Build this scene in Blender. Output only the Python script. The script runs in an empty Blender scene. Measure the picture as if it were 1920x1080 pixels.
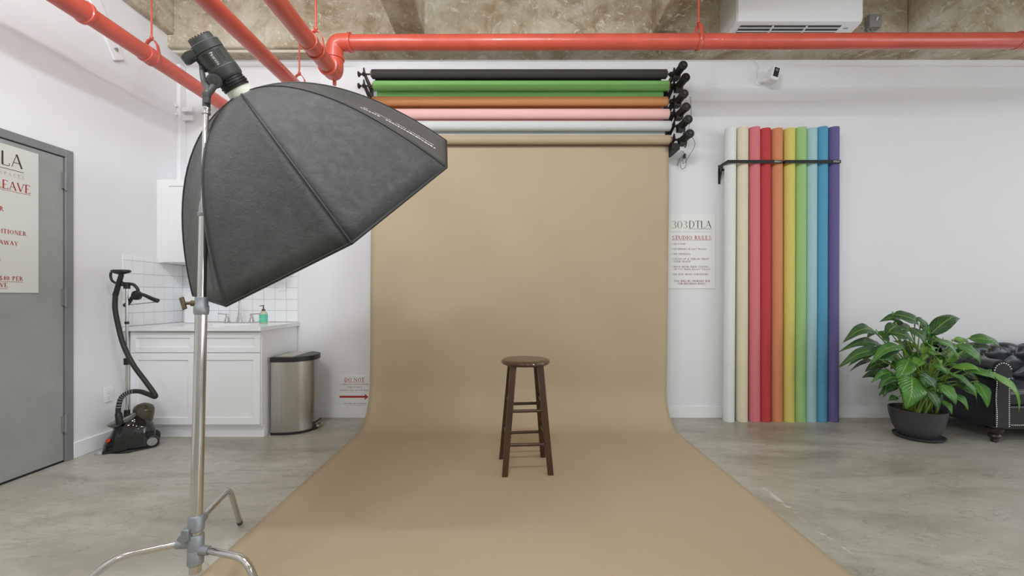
import bpy, math, random
from mathutils import Vector as V, Matrix

random.seed(7)
PI = math.pi
sc = bpy.context.scene
COL = sc.collection

# ------------------------------------------------------------------ camera
H = 1.17                       # eye height
FPX = 800.0                    # focal length in pixels of a 1920 wide frame
CX, CY = 957.0, 555.0          # vanishing point of the depth lines
cam_d = bpy.data.cameras.new('camera')
cam_d.sensor_width = 36.0
cam_d.lens = FPX / 1920 * 36.0
cam_d.shift_x = (960 - CX) / 1920
cam_d.shift_y = (CY - 540) / 1920
cam_d.clip_start = 0.05
cam = bpy.data.objects.new('camera', cam_d)
cam.location = (0, 0, H)
cam.rotation_euler = (PI / 2, 0, 0)
COL.objects.link(cam)
sc.camera = cam

# ------------------------------------------------------------------ light
w = bpy.data.worlds.new('world')
w.use_nodes = True
w.node_tree.nodes['Background'].inputs[0].default_value = (0.86, 0.93, 1.0, 1)
w.node_tree.nodes['Background'].inputs[1].default_value = 1.5
sc.world = w


def area(name, loc, rot, sx, sy, power, color=(1, 1, 1)):
    d = bpy.data.lights.new(name, 'AREA')
    d.shape = 'RECTANGLE'
    d.size, d.size_y, d.energy, d.color = sx, sy, power, color
    o = bpy.data.objects.new(name, d)
    o.location = loc
    o.rotation_euler = rot
    COL.objects.link(o)
    return o


# daylight through the three loft windows in the right-hand wall
LC = (0.92, 0.975, 1.045)
for wy, p in ((-3.0, 66), (-0.4, 52), (2.55, 26)):
    area('window_daylight', (6.5, wy, 2.0), (PI / 2, 0, PI / 2), 1.9, 2.3, p, LC)
# linear studio luminaires hung from the joists, tilted toward the backdrop wall
for lx, p in ((-1.7, 36), (0.1, 38)):
    area('luminaire_light', (lx, 0.5, 3.72), (math.radians(60), 0, 0), 0.9, 0.10, p, LC)
# luminaire lighting the left wall
area('luminaire_light', (-1.25, 1.5, 3.85), (0, math.radians(42), 0), 0.10, 0.9, 26, LC)
# added point lights above the open floor, brightening ceiling and walls; no fixtures


def fill_point(loc, power):
    d = bpy.data.lights.new('added_fill_light', 'POINT')
    d.energy, d.color, d.shadow_soft_size = power, LC, 0.14
    o = bpy.data.objects.new('added_fill_light', d)
    o.location = loc
    COL.objects.link(o)


for lx, p in ((-1.9, 34), (-0.2, 40), (1.9, 14), (4.2, 10)):
    fill_point((lx, 0.7, 3.42), p)
for lx in (-1.7, 1.0, 3.7):
    fill_point((lx, -1.8, 3.36), 66 if lx < 0 else 48)

sc.view_settings.view_transform = 'Standard'
sc.view_settings.look = 'None'
sc.view_settings.gamma = 1.0
sc.view_settings.use_curve_mapping = False
sc.view_settings.exposure = -0.2
sc.cycles.use_denoising = True
sc.cycles.max_bounces = 8
sc.cycles.diffuse_bounces = 5


# ------------------------------------------------------------------ materials
def lin(c):
    return tuple((x / 255 / 12.92) if x / 255 <= 0.04045 else ((x / 255 + 0.055) / 1.055) ** 2.4 for x in c)


def mat(name, rgb, rough=0.5, metal=0.0, var=0.0, scale=8.0, bump=0.0, bscale=60.0, spec=0.5, coat=0.0, trans=0.0, stretch=None, rvar=0.0):
    m = bpy.data.materials.new(name)
    m.use_nodes = True
    nt = m.node_tree
    N, L = nt.nodes, nt.links
    b = N['Principled BSDF']
    c = lin(rgb)
    b.inputs['Base Color'].default_value = (*c, 1)
    b.inputs['Roughness'].default_value = rough
    b.inputs['Metallic'].default_value = metal
    b.inputs['Specular IOR Level'].default_value = spec
    b.inputs['Coat Weight'].default_value = coat
    b.inputs['Transmission Weight'].default_value = trans
    if var or bump or rvar:
        g = N.new('ShaderNodeTexCoord')
        mp = N.new('ShaderNodeMapping')
        if stretch:
            mp.inputs['Scale'].default_value = stretch
        L.new(g.outputs['Object'], mp.inputs['Vector'])
        n = N.new('ShaderNodeTexNoise')
        n.inputs['Scale'].default_value = scale
        n.inputs['Detail'].default_value = 6
        L.new(mp.outputs['Vector'], n.inputs['Vector'])
        if var:
            r = N.new('ShaderNodeValToRGB')
            r.color_ramp.elements[0].position = 0.3
            r.color_ramp.elements[1].position = 0.7
            r.color_ramp.elements[0].color = (*[x * (1 - var) for x in c], 1)
            r.color_ramp.elements[1].color = (*[min(1, x * (1 + var)) for x in c], 1)
            L.new(n.outputs['Fac'], r.inputs['Fac'])
            L.new(r.outputs['Color'], b.inputs['Base Color'])
        if rvar:
            mr = N.new('ShaderNodeMapRange')
            mr.inputs['To Min'].default_value = max(0, rough - rvar)
            mr.inputs['To Max'].default_value = min(1, rough + rvar)
            L.new(n.outputs['Fac'], mr.inputs['Value'])
            L.new(mr.outputs['Result'], b.inputs['Roughness'])
        if bump:
            n2 = N.new('ShaderNodeTexNoise')
            n2.inputs['Scale'].default_value = bscale
            n2.inputs['Detail'].default_value = 4
            L.new(mp.outputs['Vector'], n2.inputs['Vector'])
            bp = N.new('ShaderNodeBump')
            bp.inputs['Strength'].default_value = bump
            bp.inputs['Distance'].default_value = 0.01
            L.new(n2.outputs['Fac'], bp.inputs['Height'])
            L.new(bp.outputs['Normal'], b.inputs['Normal'])
    return m


def node_mat(name):
    m = bpy.data.materials.new(name)
    m.use_nodes = True
    return m, m.node_tree.nodes, m.node_tree.links, m.node_tree.nodes['Principled BSDF']


def noise(N, L, vec, scale, detail=6, rough=0.55, dist=0.0):
    n = N.new('ShaderNodeTexNoise')
    n.inputs['Scale'].default_value = scale
    n.inputs['Detail'].default_value = detail
    n.inputs['Roughness'].default_value = rough
    n.inputs['Distortion'].default_value = dist
    L.new(vec, n.inputs['Vector'])
    return n.outputs['Fac']


def ramp(N, L, fac, stops):
    r = N.new('ShaderNodeValToRGB')
    e = r.color_ramp.elements
    while len(e) < len(stops):
        e.new(0.5)
    for i, (p, c) in enumerate(stops):
        e[i].position = p
        e[i].color = (*(lin(c) if isinstance(c, tuple) else (c, c, c)), 1)
    L.new(fac, r.inputs['Fac'])
    return r.outputs['Color']


def mix(N, L, fac, a, b, mode='MIX'):
    m = N.new('ShaderNodeMix')
    m.data_type = 'RGBA'
    m.blend_type = mode
    if isinstance(fac, float):
        m.inputs[0].default_value = fac
    else:
        L.new(fac, m.inputs[0])
    for s, v in ((6, a), (7, b)):
        if isinstance(v, tuple):
            m.inputs[s].default_value = (*lin(v), 1)
        else:
            L.new(v, m.inputs[s])
    return m.outputs[2]


def mth(N, L, op, a, b=None):
    m = N.new('ShaderNodeMath')
    m.operation = op
    for i, v in enumerate((a, b)):
        if v is None:
            continue
        if isinstance(v, (int, float)):
            m.inputs[i].default_value = v
        else:
            L.new(v, m.inputs[i])
    return m.outputs[0]


def wpos(N, L, scale=(1, 1, 1)):
    g = N.new('ShaderNodeNewGeometry')
    mp = N.new('ShaderNodeMapping')
    mp.inputs['Scale'].default_value = scale
    L.new(g.outputs['Position'], mp.inputs['Vector'])
    return mp.outputs['Vector'], g.outputs['Position']


def m_floor():
    m, N, L, b = node_mat('polished_concrete')
    v, pos = wpos(N, L)
    vs, _ = wpos(N, L, (0.55, 1.6, 1))
    base = ramp(N, L, noise(N, L, vs, 1.3, 9, 0.62, 0.6), [(0.30, (150, 145, 130)), (0.5, (182, 179, 165)), (0.72, (200, 198, 188))])
    fine = ramp(N, L, noise(N, L, v, 14, 8, 0.7), [(0.3, 0.78), (0.7, 1.0)])
    c = mix(N, L, 0.75, base, fine, 'MULTIPLY')
    spk = ramp(N, L, noise(N, L, v, 70, 3, 0.6), [(0.33, 0.75), (0.42, 1.0)])
    c = mix(N, L, 0.45, c, spk, 'MULTIPLY')
    # hairline dark veins
    vn = noise(N, L, vs, 2.2, 5, 0.6, 1.4)
    vein = mth(N, L, 'ABSOLUTE', mth(N, L, 'SUBTRACT', vn, 0.5))
    c = mix(N, L, ramp(N, L, vein, [(0.0, 0.34), (0.012, 0.0)]), c, (104, 98, 88))
    # a paler bare patch by the sofa
    sp = N.new('ShaderNodeSeparateXYZ')
    L.new(pos, sp.inputs[0])
    wob = mth(N, L, 'MULTIPLY', mth(N, L, 'SUBTRACT', noise(N, L, v, 3.0, 4), 0.5), 0.5)
    e = mth(N, L, 'ADD', mth(N, L, 'SUBTRACT', sp.outputs[0], mth(N, L, 'MULTIPLY', sp.outputs[1], -0.25)), wob)
    pale = ramp(N, L, mth(N, L, 'MULTIPLY', e, 0.2), [(0.78, 0.0), (0.83, 1.0)])
    near = ramp(N, L, mth(N, L, 'MULTIPLY', sp.outputs[1], 0.2), [(0.64, 1.0), (0.67, 0.0)])
    c = mix(N, L, mth(N, L, 'MULTIPLY', mth(N, L, 'MULTIPLY', pale, near), 0.5), c, (186, 180, 168))
    # leftover strip of floor tape beside the paper
    dx = mth(N, L, 'ABSOLUTE', mth(N, L, 'SUBTRACT', sp.outputs[0], 1.54))
    strip = ramp(N, L, dx, [(0.010, 1.0), (0.018, 0.0)])
    yr = mth(N, L, 'MULTIPLY', ramp(N, L, mth(N, L, 'MULTIPLY', sp.outputs[1], 0.25), [(0.45, 0.0), (0.47, 1.0)]),
             ramp(N, L, mth(N, L, 'MULTIPLY', sp.outputs[1], 0.25), [(0.66, 1.0), (0.68, 0.0)]))
    patch = ramp(N, L, noise(N, L, v, 7.0, 6, 0.75), [(0.52, 0.0), (0.56, 1.0)])
    c = mix(N, L, mth(N, L, 'MULTIPLY', mth(N, L, 'MULTIPLY', strip, yr), patch), c, (205, 203, 196))
    L.new(c, b.inputs['Base Color'])
    L.new(ramp(N, L, noise(N, L, v, 5, 5), [(0.3, 0.3), (0.7, 0.46)]), b.inputs['Roughness'])
    bp = N.new('ShaderNodeBump')
    bp.inputs['Strength'].default_value = 0.06
    bp.inputs['Distance'].default_value = 0.01
    L.new(noise(N, L, v, 30, 6), bp.inputs['Height'])
    L.new(bp.outputs['Normal'], b.inputs['Normal'])
    return m


def m_concrete():
    m, N, L, b = node_mat('raw_ceiling_concrete')
    v, pos = wpos(N, L)
    vs, _ = wpos(N, L, (1.0, 1.0, 0.45))
    c = ramp(N, L, noise(N, L, v, 1.9, 10, 0.72, 0.5), [(0.34, (142, 122, 92)), (0.46, (178, 165, 140)), (0.56, (200, 191, 170)), (0.72, (218, 212, 198))])
    rust = ramp(N, L, noise(N, L, vs, 3.2, 7, 0.7, 0.8), [(0.58, 0.0), (0.72, 0.6)])
    c = mix(N, L, rust, c, (160, 118, 70))
    dark = ramp(N, L, noise(N, L, vs, 2.6, 10, 0.8, 0.6), [(0.3, 0.9), (0.46, 0.0)])
    c = mix(N, L, dark, c, (132, 112, 82))
    fl = ramp(N, L, noise(N, L, v, 13, 9, 0.8, 0.8), [(0.56, 0.0), (0.60, 0.9)])
    c = mix(N, L, fl, c, (222, 217, 205))
    L.new(c, b.inputs['Base Color'])
    b.inputs['Roughness'].default_value = 0.85
    bp = N.new('ShaderNodeBump')
    bp.inputs['Strength'].default_value = 0.5
    bp.inputs['Distance'].default_value = 0.02
    L.new(noise(N, L, v, 11, 8, 0.7), bp.inputs['Height'])
    L.new(bp.outputs['Normal'], b.inputs['Normal'])
    return m


def m_paper():
    m, N, L, b = node_mat('seamless_paper_tan')
    v, pos = wpos(N, L)
    c = ramp(N, L, noise(N, L, v, 0.9, 3, 0.5), [(0.3, (180, 163, 135)), (0.7, (187, 170, 142))])
    f = ramp(N, L, noise(N, L, v, 220, 2), [(0.3, 0.95), (0.7, 1.0)])
    L.new(mix(N, L, 0.6, c, f, 'MULTIPLY'), b.inputs['Base Color'])
    b.inputs['Roughness'].default_value = 0.75
    b.inputs['Specular IOR Level'].default_value = 0.25
    return m


def m_fabric():
    m, N, L, b = node_mat('softbox_nylon')
    t = N.new('ShaderNodeTexCoord')
    mp = N.new('ShaderNodeMapping')
    mp.inputs['Scale'].default_value = (1, 1, 1)
    L.new(t.outputs['Object'], mp.inputs['Vector'])
    v = mp.outputs['Vector']
    c = ramp(N, L, noise(N, L, v, 12, 8, 0.7, 1.2), [(0.3, (46, 46, 43)), (0.7, (64, 64, 61))])
    L.new(c, b.inputs['Base Color'])
    b.inputs['Roughness'].default_value = 0.5
    b.inputs['Sheen Weight'].default_value = 0.15
    bp = N.new('ShaderNodeBump')
    bp.inputs['Strength'].default_value = 0.55
    bp.inputs['Distance'].default_value = 0.012
    L.new(noise(N, L, v, 26, 8, 0.72, 0.9), bp.inputs['Height'])
    L.new(bp.outputs['Normal'], b.inputs['Normal'])
    return m


def m_leaf(name, a, bcol):
    m, N, L, b = node_mat(name)
    t = N.new('ShaderNodeUVMap')
    sp = N.new('ShaderNodeSeparateXYZ')
    L.new(t.outputs['UV'], sp.inputs[0])
    d = mth(N, L, 'ABSOLUTE', mth(N, L, 'SUBTRACT', sp.outputs[0], 0.5))
    ph = mth(N, L, 'SUBTRACT', mth(N, L, 'MULTIPLY', sp.outputs[1], 60.0), mth(N, L, 'MULTIPLY', d, 45.0))
    vein = mth(N, L, 'SINE', ph)
    n = N.new('ShaderNodeTexCoord')
    c = ramp(N, L, noise(N, L, n.outputs['Object'], 9, 5), [(0.3, a), (0.7, bcol)])
    c = mix(N, L, ramp(N, L, d, [(0.0, 0.8), (0.05, 0.0)]), c, (150, 176, 86))
    L.new(c, b.inputs['Base Color'])
    b.inputs['Roughness'].default_value = 0.24
    bp = N.new('ShaderNodeBump')
    bp.inputs['Strength'].default_value = 0.35
    bp.inputs['Distance'].default_value = 0.004
    L.new(vein, bp.inputs['Height'])
    L.new(bp.outputs['Normal'], b.inputs['Normal'])
    return m


M = {
    'floor': m_floor(), 'concrete': m_concrete(), 'paper': m_paper(), 'fabric': m_fabric(),
    'leaf_a': m_leaf('leaf_dark_green', (34, 72, 32), (56, 100, 42)),
    'leaf_b': m_leaf('leaf_mid_green', (52, 104, 38), (84, 138, 50)),
    'leaf_c': m_leaf('leaf_fresh_green', (84, 140, 42), (120, 168, 60)),
    'stem': mat('plant_stem', (122, 158, 62), 0.4, var=0.2),
    'wall': mat('white_wall_paint', (230, 230, 232), 0.6, var=0.012, scale=1.5, bump=0.05, bscale=25),
    'rear': mat('rear_wall_paint', (225, 224, 222), 0.7, var=0.02, scale=2),
    'base': mat('baseboard_paint', (234, 234, 235), 0.4, var=0.01),
    'cab': mat('cabinet_white_lacquer', (238, 238, 239), 0.35, var=0.008, scale=3),
    'quartz': mat('countertop_quartz', (232, 232, 231), 0.18, var=0.02, scale=10),
    'tile': mat('white_glazed_tile', (238, 239, 240), 0.15, var=0.01, scale=4),
    'grout': mat('tile_grout', (224, 224, 224), 0.8, var=0.03, scale=20),
    'red': mat('red_pipe_paint', (202, 86, 69), 0.32, var=0.10, scale=7, bump=0.08, bscale=40, coat=0.2),
    'chrome': mat('chrome', (205, 204, 200), 0.14, 1.0, var=0.02, rvar=0.05, scale=20),
    'cast': mat('cast_grey_metal', (150, 154, 158), 0.45, 0.6, var=0.08, scale=30, bump=0.1),
    'nickel': mat('faucet_nickel', (215, 214, 212), 0.2, 1.0, var=0.02),
    'steel': mat('brushed_steel', (186, 182, 174), 0.3, 1.0, var=0.05, scale=40, stretch=(1, 1, 0.02)),
    'blackpl': mat('black_plastic', (30, 30, 27), 0.4, var=0.1, scale=20),
    'blackmt': mat('black_matte_metal', (34, 33, 31), 0.5, 0.2, var=0.1, scale=30),
    'rackgrey': mat('dark_rack_metal', (62, 57, 52), 0.5, 0.3, var=0.1, scale=30),
    'gloss': mat('gloss_black_plastic', (14, 14, 14), 0.08, var=0.1, coat=0.5),
    'strobe': mat('strobe_charcoal', (66, 67, 64), 0.45, var=0.06, scale=20, bump=0.03, bscale=200),
    'strobe_d': mat('strobe_dark', (34, 34, 32), 0.5, var=0.08, scale=20),
    'collar': mat('frosted_white_collar', (226, 225, 208), 0.4, var=0.02),
    'diff': mat('white_diffuser_cloth', (238, 238, 236), 0.8, var=0.01),
    'door': mat('grey_door_paint', (150, 152, 150), 0.42, var=0.08, scale=5, bump=0.05, bscale=12),
    'frame': mat('grey_frame_paint', (126, 128, 128), 0.45, var=0.05, scale=6),
    'signw': mat('sign_board_white', (234, 234, 232), 0.45, var=0.01),
    'signg': mat('sign_board_pearl', (214, 216, 208), 0.4, var=0.015),
    'inkred': mat('print_red', (172, 48, 38), 0.6, var=0.03),
    'inkbrown': mat('print_brown_red', (134, 74, 62), 0.6, var=0.03),
    'inkdark': mat('print_charcoal', (58, 54, 44), 0.6, var=0.03),
    'inkgold': mat('print_olive_gold', (150, 140, 92), 0.6, var=0.05),
    'inkgrey': mat('print_pale_grey', (168, 168, 164), 0.6, var=0.03),
    'inkwhite': mat('print_white', (236, 236, 230), 0.6, var=0.02),
    'wood': mat('dark_walnut_stain', (66, 42, 25), 0.33, var=0.22, scale=6, stretch=(3, 3, 0.35), coat=0.25),
    'seatwood': mat('dark_walnut_seat', (78, 54, 34), 0.28, var=0.2, scale=5, stretch=(0.4, 4, 1), coat=0.35),
    'leather': mat('black_leather', (44, 46, 51), 0.22, var=0.15, scale=12, bump=0.12, bscale=120, rvar=0.06),
    'nail': mat('nailhead_silver', (222, 216, 204), 0.25, 1.0, var=0.03),
    'footwood': mat('sofa_foot_wood', (48, 36, 28), 0.3, var=0.15, scale=15),
    'pot': mat('charcoal_pot', (66, 67, 69), 0.5, var=0.06, scale=20),
    'soil': mat('potting_soil', (44, 34, 26), 0.9, var=0.4, scale=60, bump=0.6),
    'acw': mat('air_conditioner_white', (238, 239, 240), 0.35, var=0.006),
    'acvent': mat('air_conditioner_vent_dark', (70, 78, 84), 0.5, var=0.1, scale=40),
    'greybox': mat('grey_electrical_box', (142, 142, 138), 0.5, var=0.05),
    'whitepl': mat('white_plastic', (234, 234, 235), 0.35, var=0.01),
    'clear': mat('clear_plastic', (215, 220, 222), 0.2, var=0.02, trans=0.6),
    'soap': mat('green_soap_label', (96, 190, 160), 0.4, var=0.05),
    'soapclear': mat('soap_bottle_clear', (214, 214, 180), 0.2, var=0.03, trans=0.3),
    'pump': mat('pump_brown', (84, 72, 44), 0.4, var=0.05),
    'tank': mat('smoky_water_tank', (92, 86, 66), 0.08, var=0.1, trans=0.45),
    'steamgrey': mat('steamer_grey_top', (120, 121, 116), 0.4, var=0.04),
    'hose': mat('hose_rubber', (38, 37, 30), 0.6, var=0.1, bump=0.1),
    'lidtan': mat('bin_lid_panel', (196, 192, 174), 0.3, 0.6, var=0.04),
    'reddot': mat('red_button', (200, 44, 30), 0.35, var=0.05),
    'cable': mat('cable_white', (214, 214, 212), 0.5, var=0.02),
    'cabled': mat('cable_dark', (70, 70, 68), 0.5, var=0.02),
    'core': mat('cardboard_core', (150, 120, 86), 0.8, var=0.08),
    'conduit': mat('cream_conduit', (214, 206, 188), 0.5, var=0.05),
    'glass': mat('window_glass', (240, 245, 245), 0.02, trans=1.0, var=0.005),
}
PAPERS = {}


def paper_mat(name, rgb):
    PAPERS[name] = mat('paper_' + name, rgb, 0.72, var=0.02, scale=3, spec=0.25)
    return PAPERS[name]


# ------------------------------------------------------------------ mesh building
def P(px, py, Y):
    """the point at depth Y seen at pixel (px, py)"""
    return V(((px - CX) * Y / FPX, Y, H - (py - CY) * Y / FPX))


def frame_of(d):
    d = V(d).normalized()
    a = V((0, 0, 1)) if abs(d.z) < 0.9 else V((1, 0, 0))
    u = d.cross(a).normalized()
    return d, u, d.cross(u).normalized()


class MB:
    def __init__(s):
        s.v, s.f, s.uv = [], [], None

    def add(s, verts, faces):
        o = len(s.v)
        s.v += [V(p) for p in verts]
        s.f += [tuple(i + o for i in f) for f in faces]
        return s

    def box(s, x0, x1, y0, y1, z0, z1):
        vs = [(x, y, z) for z in (z0, z1) for y in (y0, y1) for x in (x0, x1)]
        return s.add(vs, [(0, 2, 3, 1), (4, 5, 7, 6), (0, 1, 5, 4), (2, 6, 7, 3), (0, 4, 6, 2), (1, 3, 7, 5)])

    def obox(s, c, ax, ay, az, hx, hy, hz):
        c = V(c)
        vs = [c + V(ax) * hx * i + V(ay) * hy * j + V(az) * hz * k for k in (-1, 1) for j in (-1, 1) for i in (-1, 1)]
        return s.add(vs, [(0, 2, 3, 1), (4, 5, 7, 6), (0, 1, 5, 4), (2, 6, 7, 3), (0, 4, 6, 2), (1, 3, 7, 5)])

    def lathe(s, prof, org=(0, 0, 0), axis=(0, 0, 1), seg=24, sx=1.0, sy=1.0):
        d, u, w_ = frame_of(axis)
        org = V(org)
        n = len(prof)
        vs, fs = [], []
        for t, r in prof:
            for k in range(seg):
                a = 2 * PI * k / seg
                vs.append(org + d * t + (u * math.cos(a) * sx + w_ * math.sin(a) * sy) * max(r, 1e-5))
        for i in range(n - 1):
            for k in range(seg):
                k2 = (k + 1) % seg
                fs.append((i * seg + k, i * seg + k2, (i + 1) * seg + k2, (i + 1) * seg + k))
        if prof[0][1] > 1e-4:
            fs.append(tuple(reversed(range(seg))))
        if prof[-1][1] > 1e-4:
            fs.append(tuple(range((n - 1) * seg, n * seg)))
        return s.add(vs, fs)

    def cyl(s, a, b, r, r2=None, seg=16):
        a, b = V(a), V(b)
        return s.lathe([(0, r), ((b - a).length, r if r2 is None else r2)], a, b - a, seg)

    def tube(s, pts, r, seg=10, closed=False):
        pts = [V(p) for p in pts]
        n = len(pts)
        rs = r if isinstance(r, (list, tuple)) else [r] * n
        vs, fs = [], []
        prev = None
        for i, p in enumerate(pts):
            if closed:
                t = pts[(i + 1) % n] - pts[i - 1]
            else:
                t = pts[min(i + 1, n - 1)] - pts[max(i - 1, 0)]
            t.normalize()
            if prev is None:
                _, u, _w = frame_of(t)
            else:
                u = prev - t * prev.dot(t)
                u.normalize()
            prev = u
            w_ = t.cross(u)
            for k in range(seg):
                a = 2 * PI * k / seg
                vs.append(p + (u * math.cos(a) + w_ * math.sin(a)) * rs[i])
        for i in range(n if closed else n - 1):
            j = (i + 1) % n
            for k in range(seg):
                k2 = (k + 1) % seg
                fs.append((i * seg + k, i * seg + k2, j * seg + k2, j * seg + k))
        if not closed:
            fs.append(tuple(reversed(range(seg))))
            fs.append(tuple(range((n - 1) * seg, n * seg)))
        return s.add(vs, fs)

    def prism(s, poly, a, b, fn):
        """poly: list of 2-D points, extruded from a to b; fn(p, q, t) -> 3-D"""
        n = len(poly)
        vs = [fn(p, q, t) for t in (a, b) for p, q in poly]
        fs = [tuple(reversed(range(n))), tuple(range(n, 2 * n))]
        for i in range(n):
            j = (i + 1) % n
            fs.append((i, j, n + j, n + i))
        return s.add(vs, fs)

    def grid(s, nu, nv, fn):
        vs = [fn(i / nu, j / nv) for j in range(nv + 1) for i in range(nu + 1)]
        fs = [(j * (nu + 1) + i, j * (nu + 1) + i + 1, (j + 1) * (nu + 1) + i + 1, (j + 1) * (nu + 1) + i)
              for j in range(nv) for i in range(nu)]
        s.uv = (nu, nv)
        return s.add(vs, fs)

    def build(s, name, m, parent=None, org=(0, 0, 0), bev=0.0, seg=2, angle=38, smooth=True, sub=0, solid=0.0, fix=True):
        origin = V(ORG[parent.name]) if parent is not None else V(org)
        me = bpy.data.meshes.new(name)
        me.from_pydata([tuple(p - origin) for p in s.v], [], s.f)
        if s.uv and len(s.v) == (s.uv[0] + 1) * (s.uv[1] + 1):
            nu, nv = s.uv
            uvl = me.uv_layers.new(name='UVMap')
            for lp in me.loops:
                i = lp.vertex_index
                uvl.data[lp.index].uv = ((i % (nu + 1)) / nu, (i // (nu + 1)) / nv)
        if fix:
            import bmesh
            bm = bmesh.new()
            bm.from_mesh(me)
            bmesh.ops.recalc_face_normals(bm, faces=bm.faces)
            bm.to_mesh(me)
            bm.free()
        me.materials.append(M[m] if isinstance(m, str) else m)
        if smooth:
            me.shade_smooth()
            me.set_sharp_from_angle(angle=math.radians(angle))
        o = bpy.data.objects.new(name, me)
        COL.objects.link(o)
        if parent is not None:
            o.parent = parent
        else:
            o.location = origin
        ORG[o.name] = origin
        if solid:
            md = o.modifiers.new('thickness', 'SOLIDIFY')
            md.thickness = solid
            md.offset = 0
        if bev:
            md = o.modifiers.new('bevel', 'BEVEL')
            md.width = bev
            md.segments = seg
            md.limit_method = 'ANGLE'
            md.angle_limit = math.radians(40)
        if sub:
            md = o.modifiers.new('sub', 'SUBSURF')
            md.levels = md.render_levels = sub
        return o


ORG = {}


def thing(name, loc, label, cat, group=None):
    o = bpy.data.objects.new(name, None)
    o.empty_display_size = 0.1
    COL.objects.link(o)
    o.location = loc
    ORG[o.name] = V(loc)
    return tag(o, label, cat, group)


def tag(o, label, cat, group=None):
    o['label'] = label
    o['category'] = cat
    if group:
        o['group'] = group
    return o


def struct(o, label=None):
    o['kind'] = 'structure'
    if label:
        o['label'] = label
    return o


def bx(name, m, parent, *a, bev=0.0, **k):
    return MB().box(*a).build(name, m, parent, bev=bev, **k)


def smooth_path(pts, n=8):
    """Catmull-Rom through the points"""
    pts = [V(p) for p in pts]
    out = []
    for i in range(len(pts) - 1):
        p0, p1, p2, p3 = pts[max(i - 1, 0)], pts[i], pts[i + 1], pts[min(i + 2, len(pts) - 1)]
        for k in range(n):
            t = k / n
            out.append(0.5 * ((2 * p1) + (p2 - p0) * t + (2 * p0 - 5 * p1 + 4 * p2 - p3) * t * t + (3 * p1 - p0 - 3 * p2 + p3) * t ** 3))
    out.append(pts[-1])
    return out


def fillet(pts, r, n=6):
    """polyline with rounded corners"""
    pts = [V(p) for p in pts]
    out = [pts[0]]
    for i in range(1, len(pts) - 1):
        a, b, c = pts[i - 1], pts[i], pts[i + 1]
        d1, d2 = (a - b), (c - b)
        rr = min(r, d1.length * 0.49, d2.length * 0.49)
        p1, p2 = b + d1.normalized() * rr, b + d2.normalized() * rr
        for k in range(n + 1):
            t = k / n
            out.append(p1 * (1 - t) ** 2 + b * 2 * t * (1 - t) + p2 * t * t)
    out.append(pts[-1])
    return out


# ------------------------------------------------------------------ lettering: a small roman capital stroke alphabet
TK, TN = 0.15, 0.055


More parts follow.
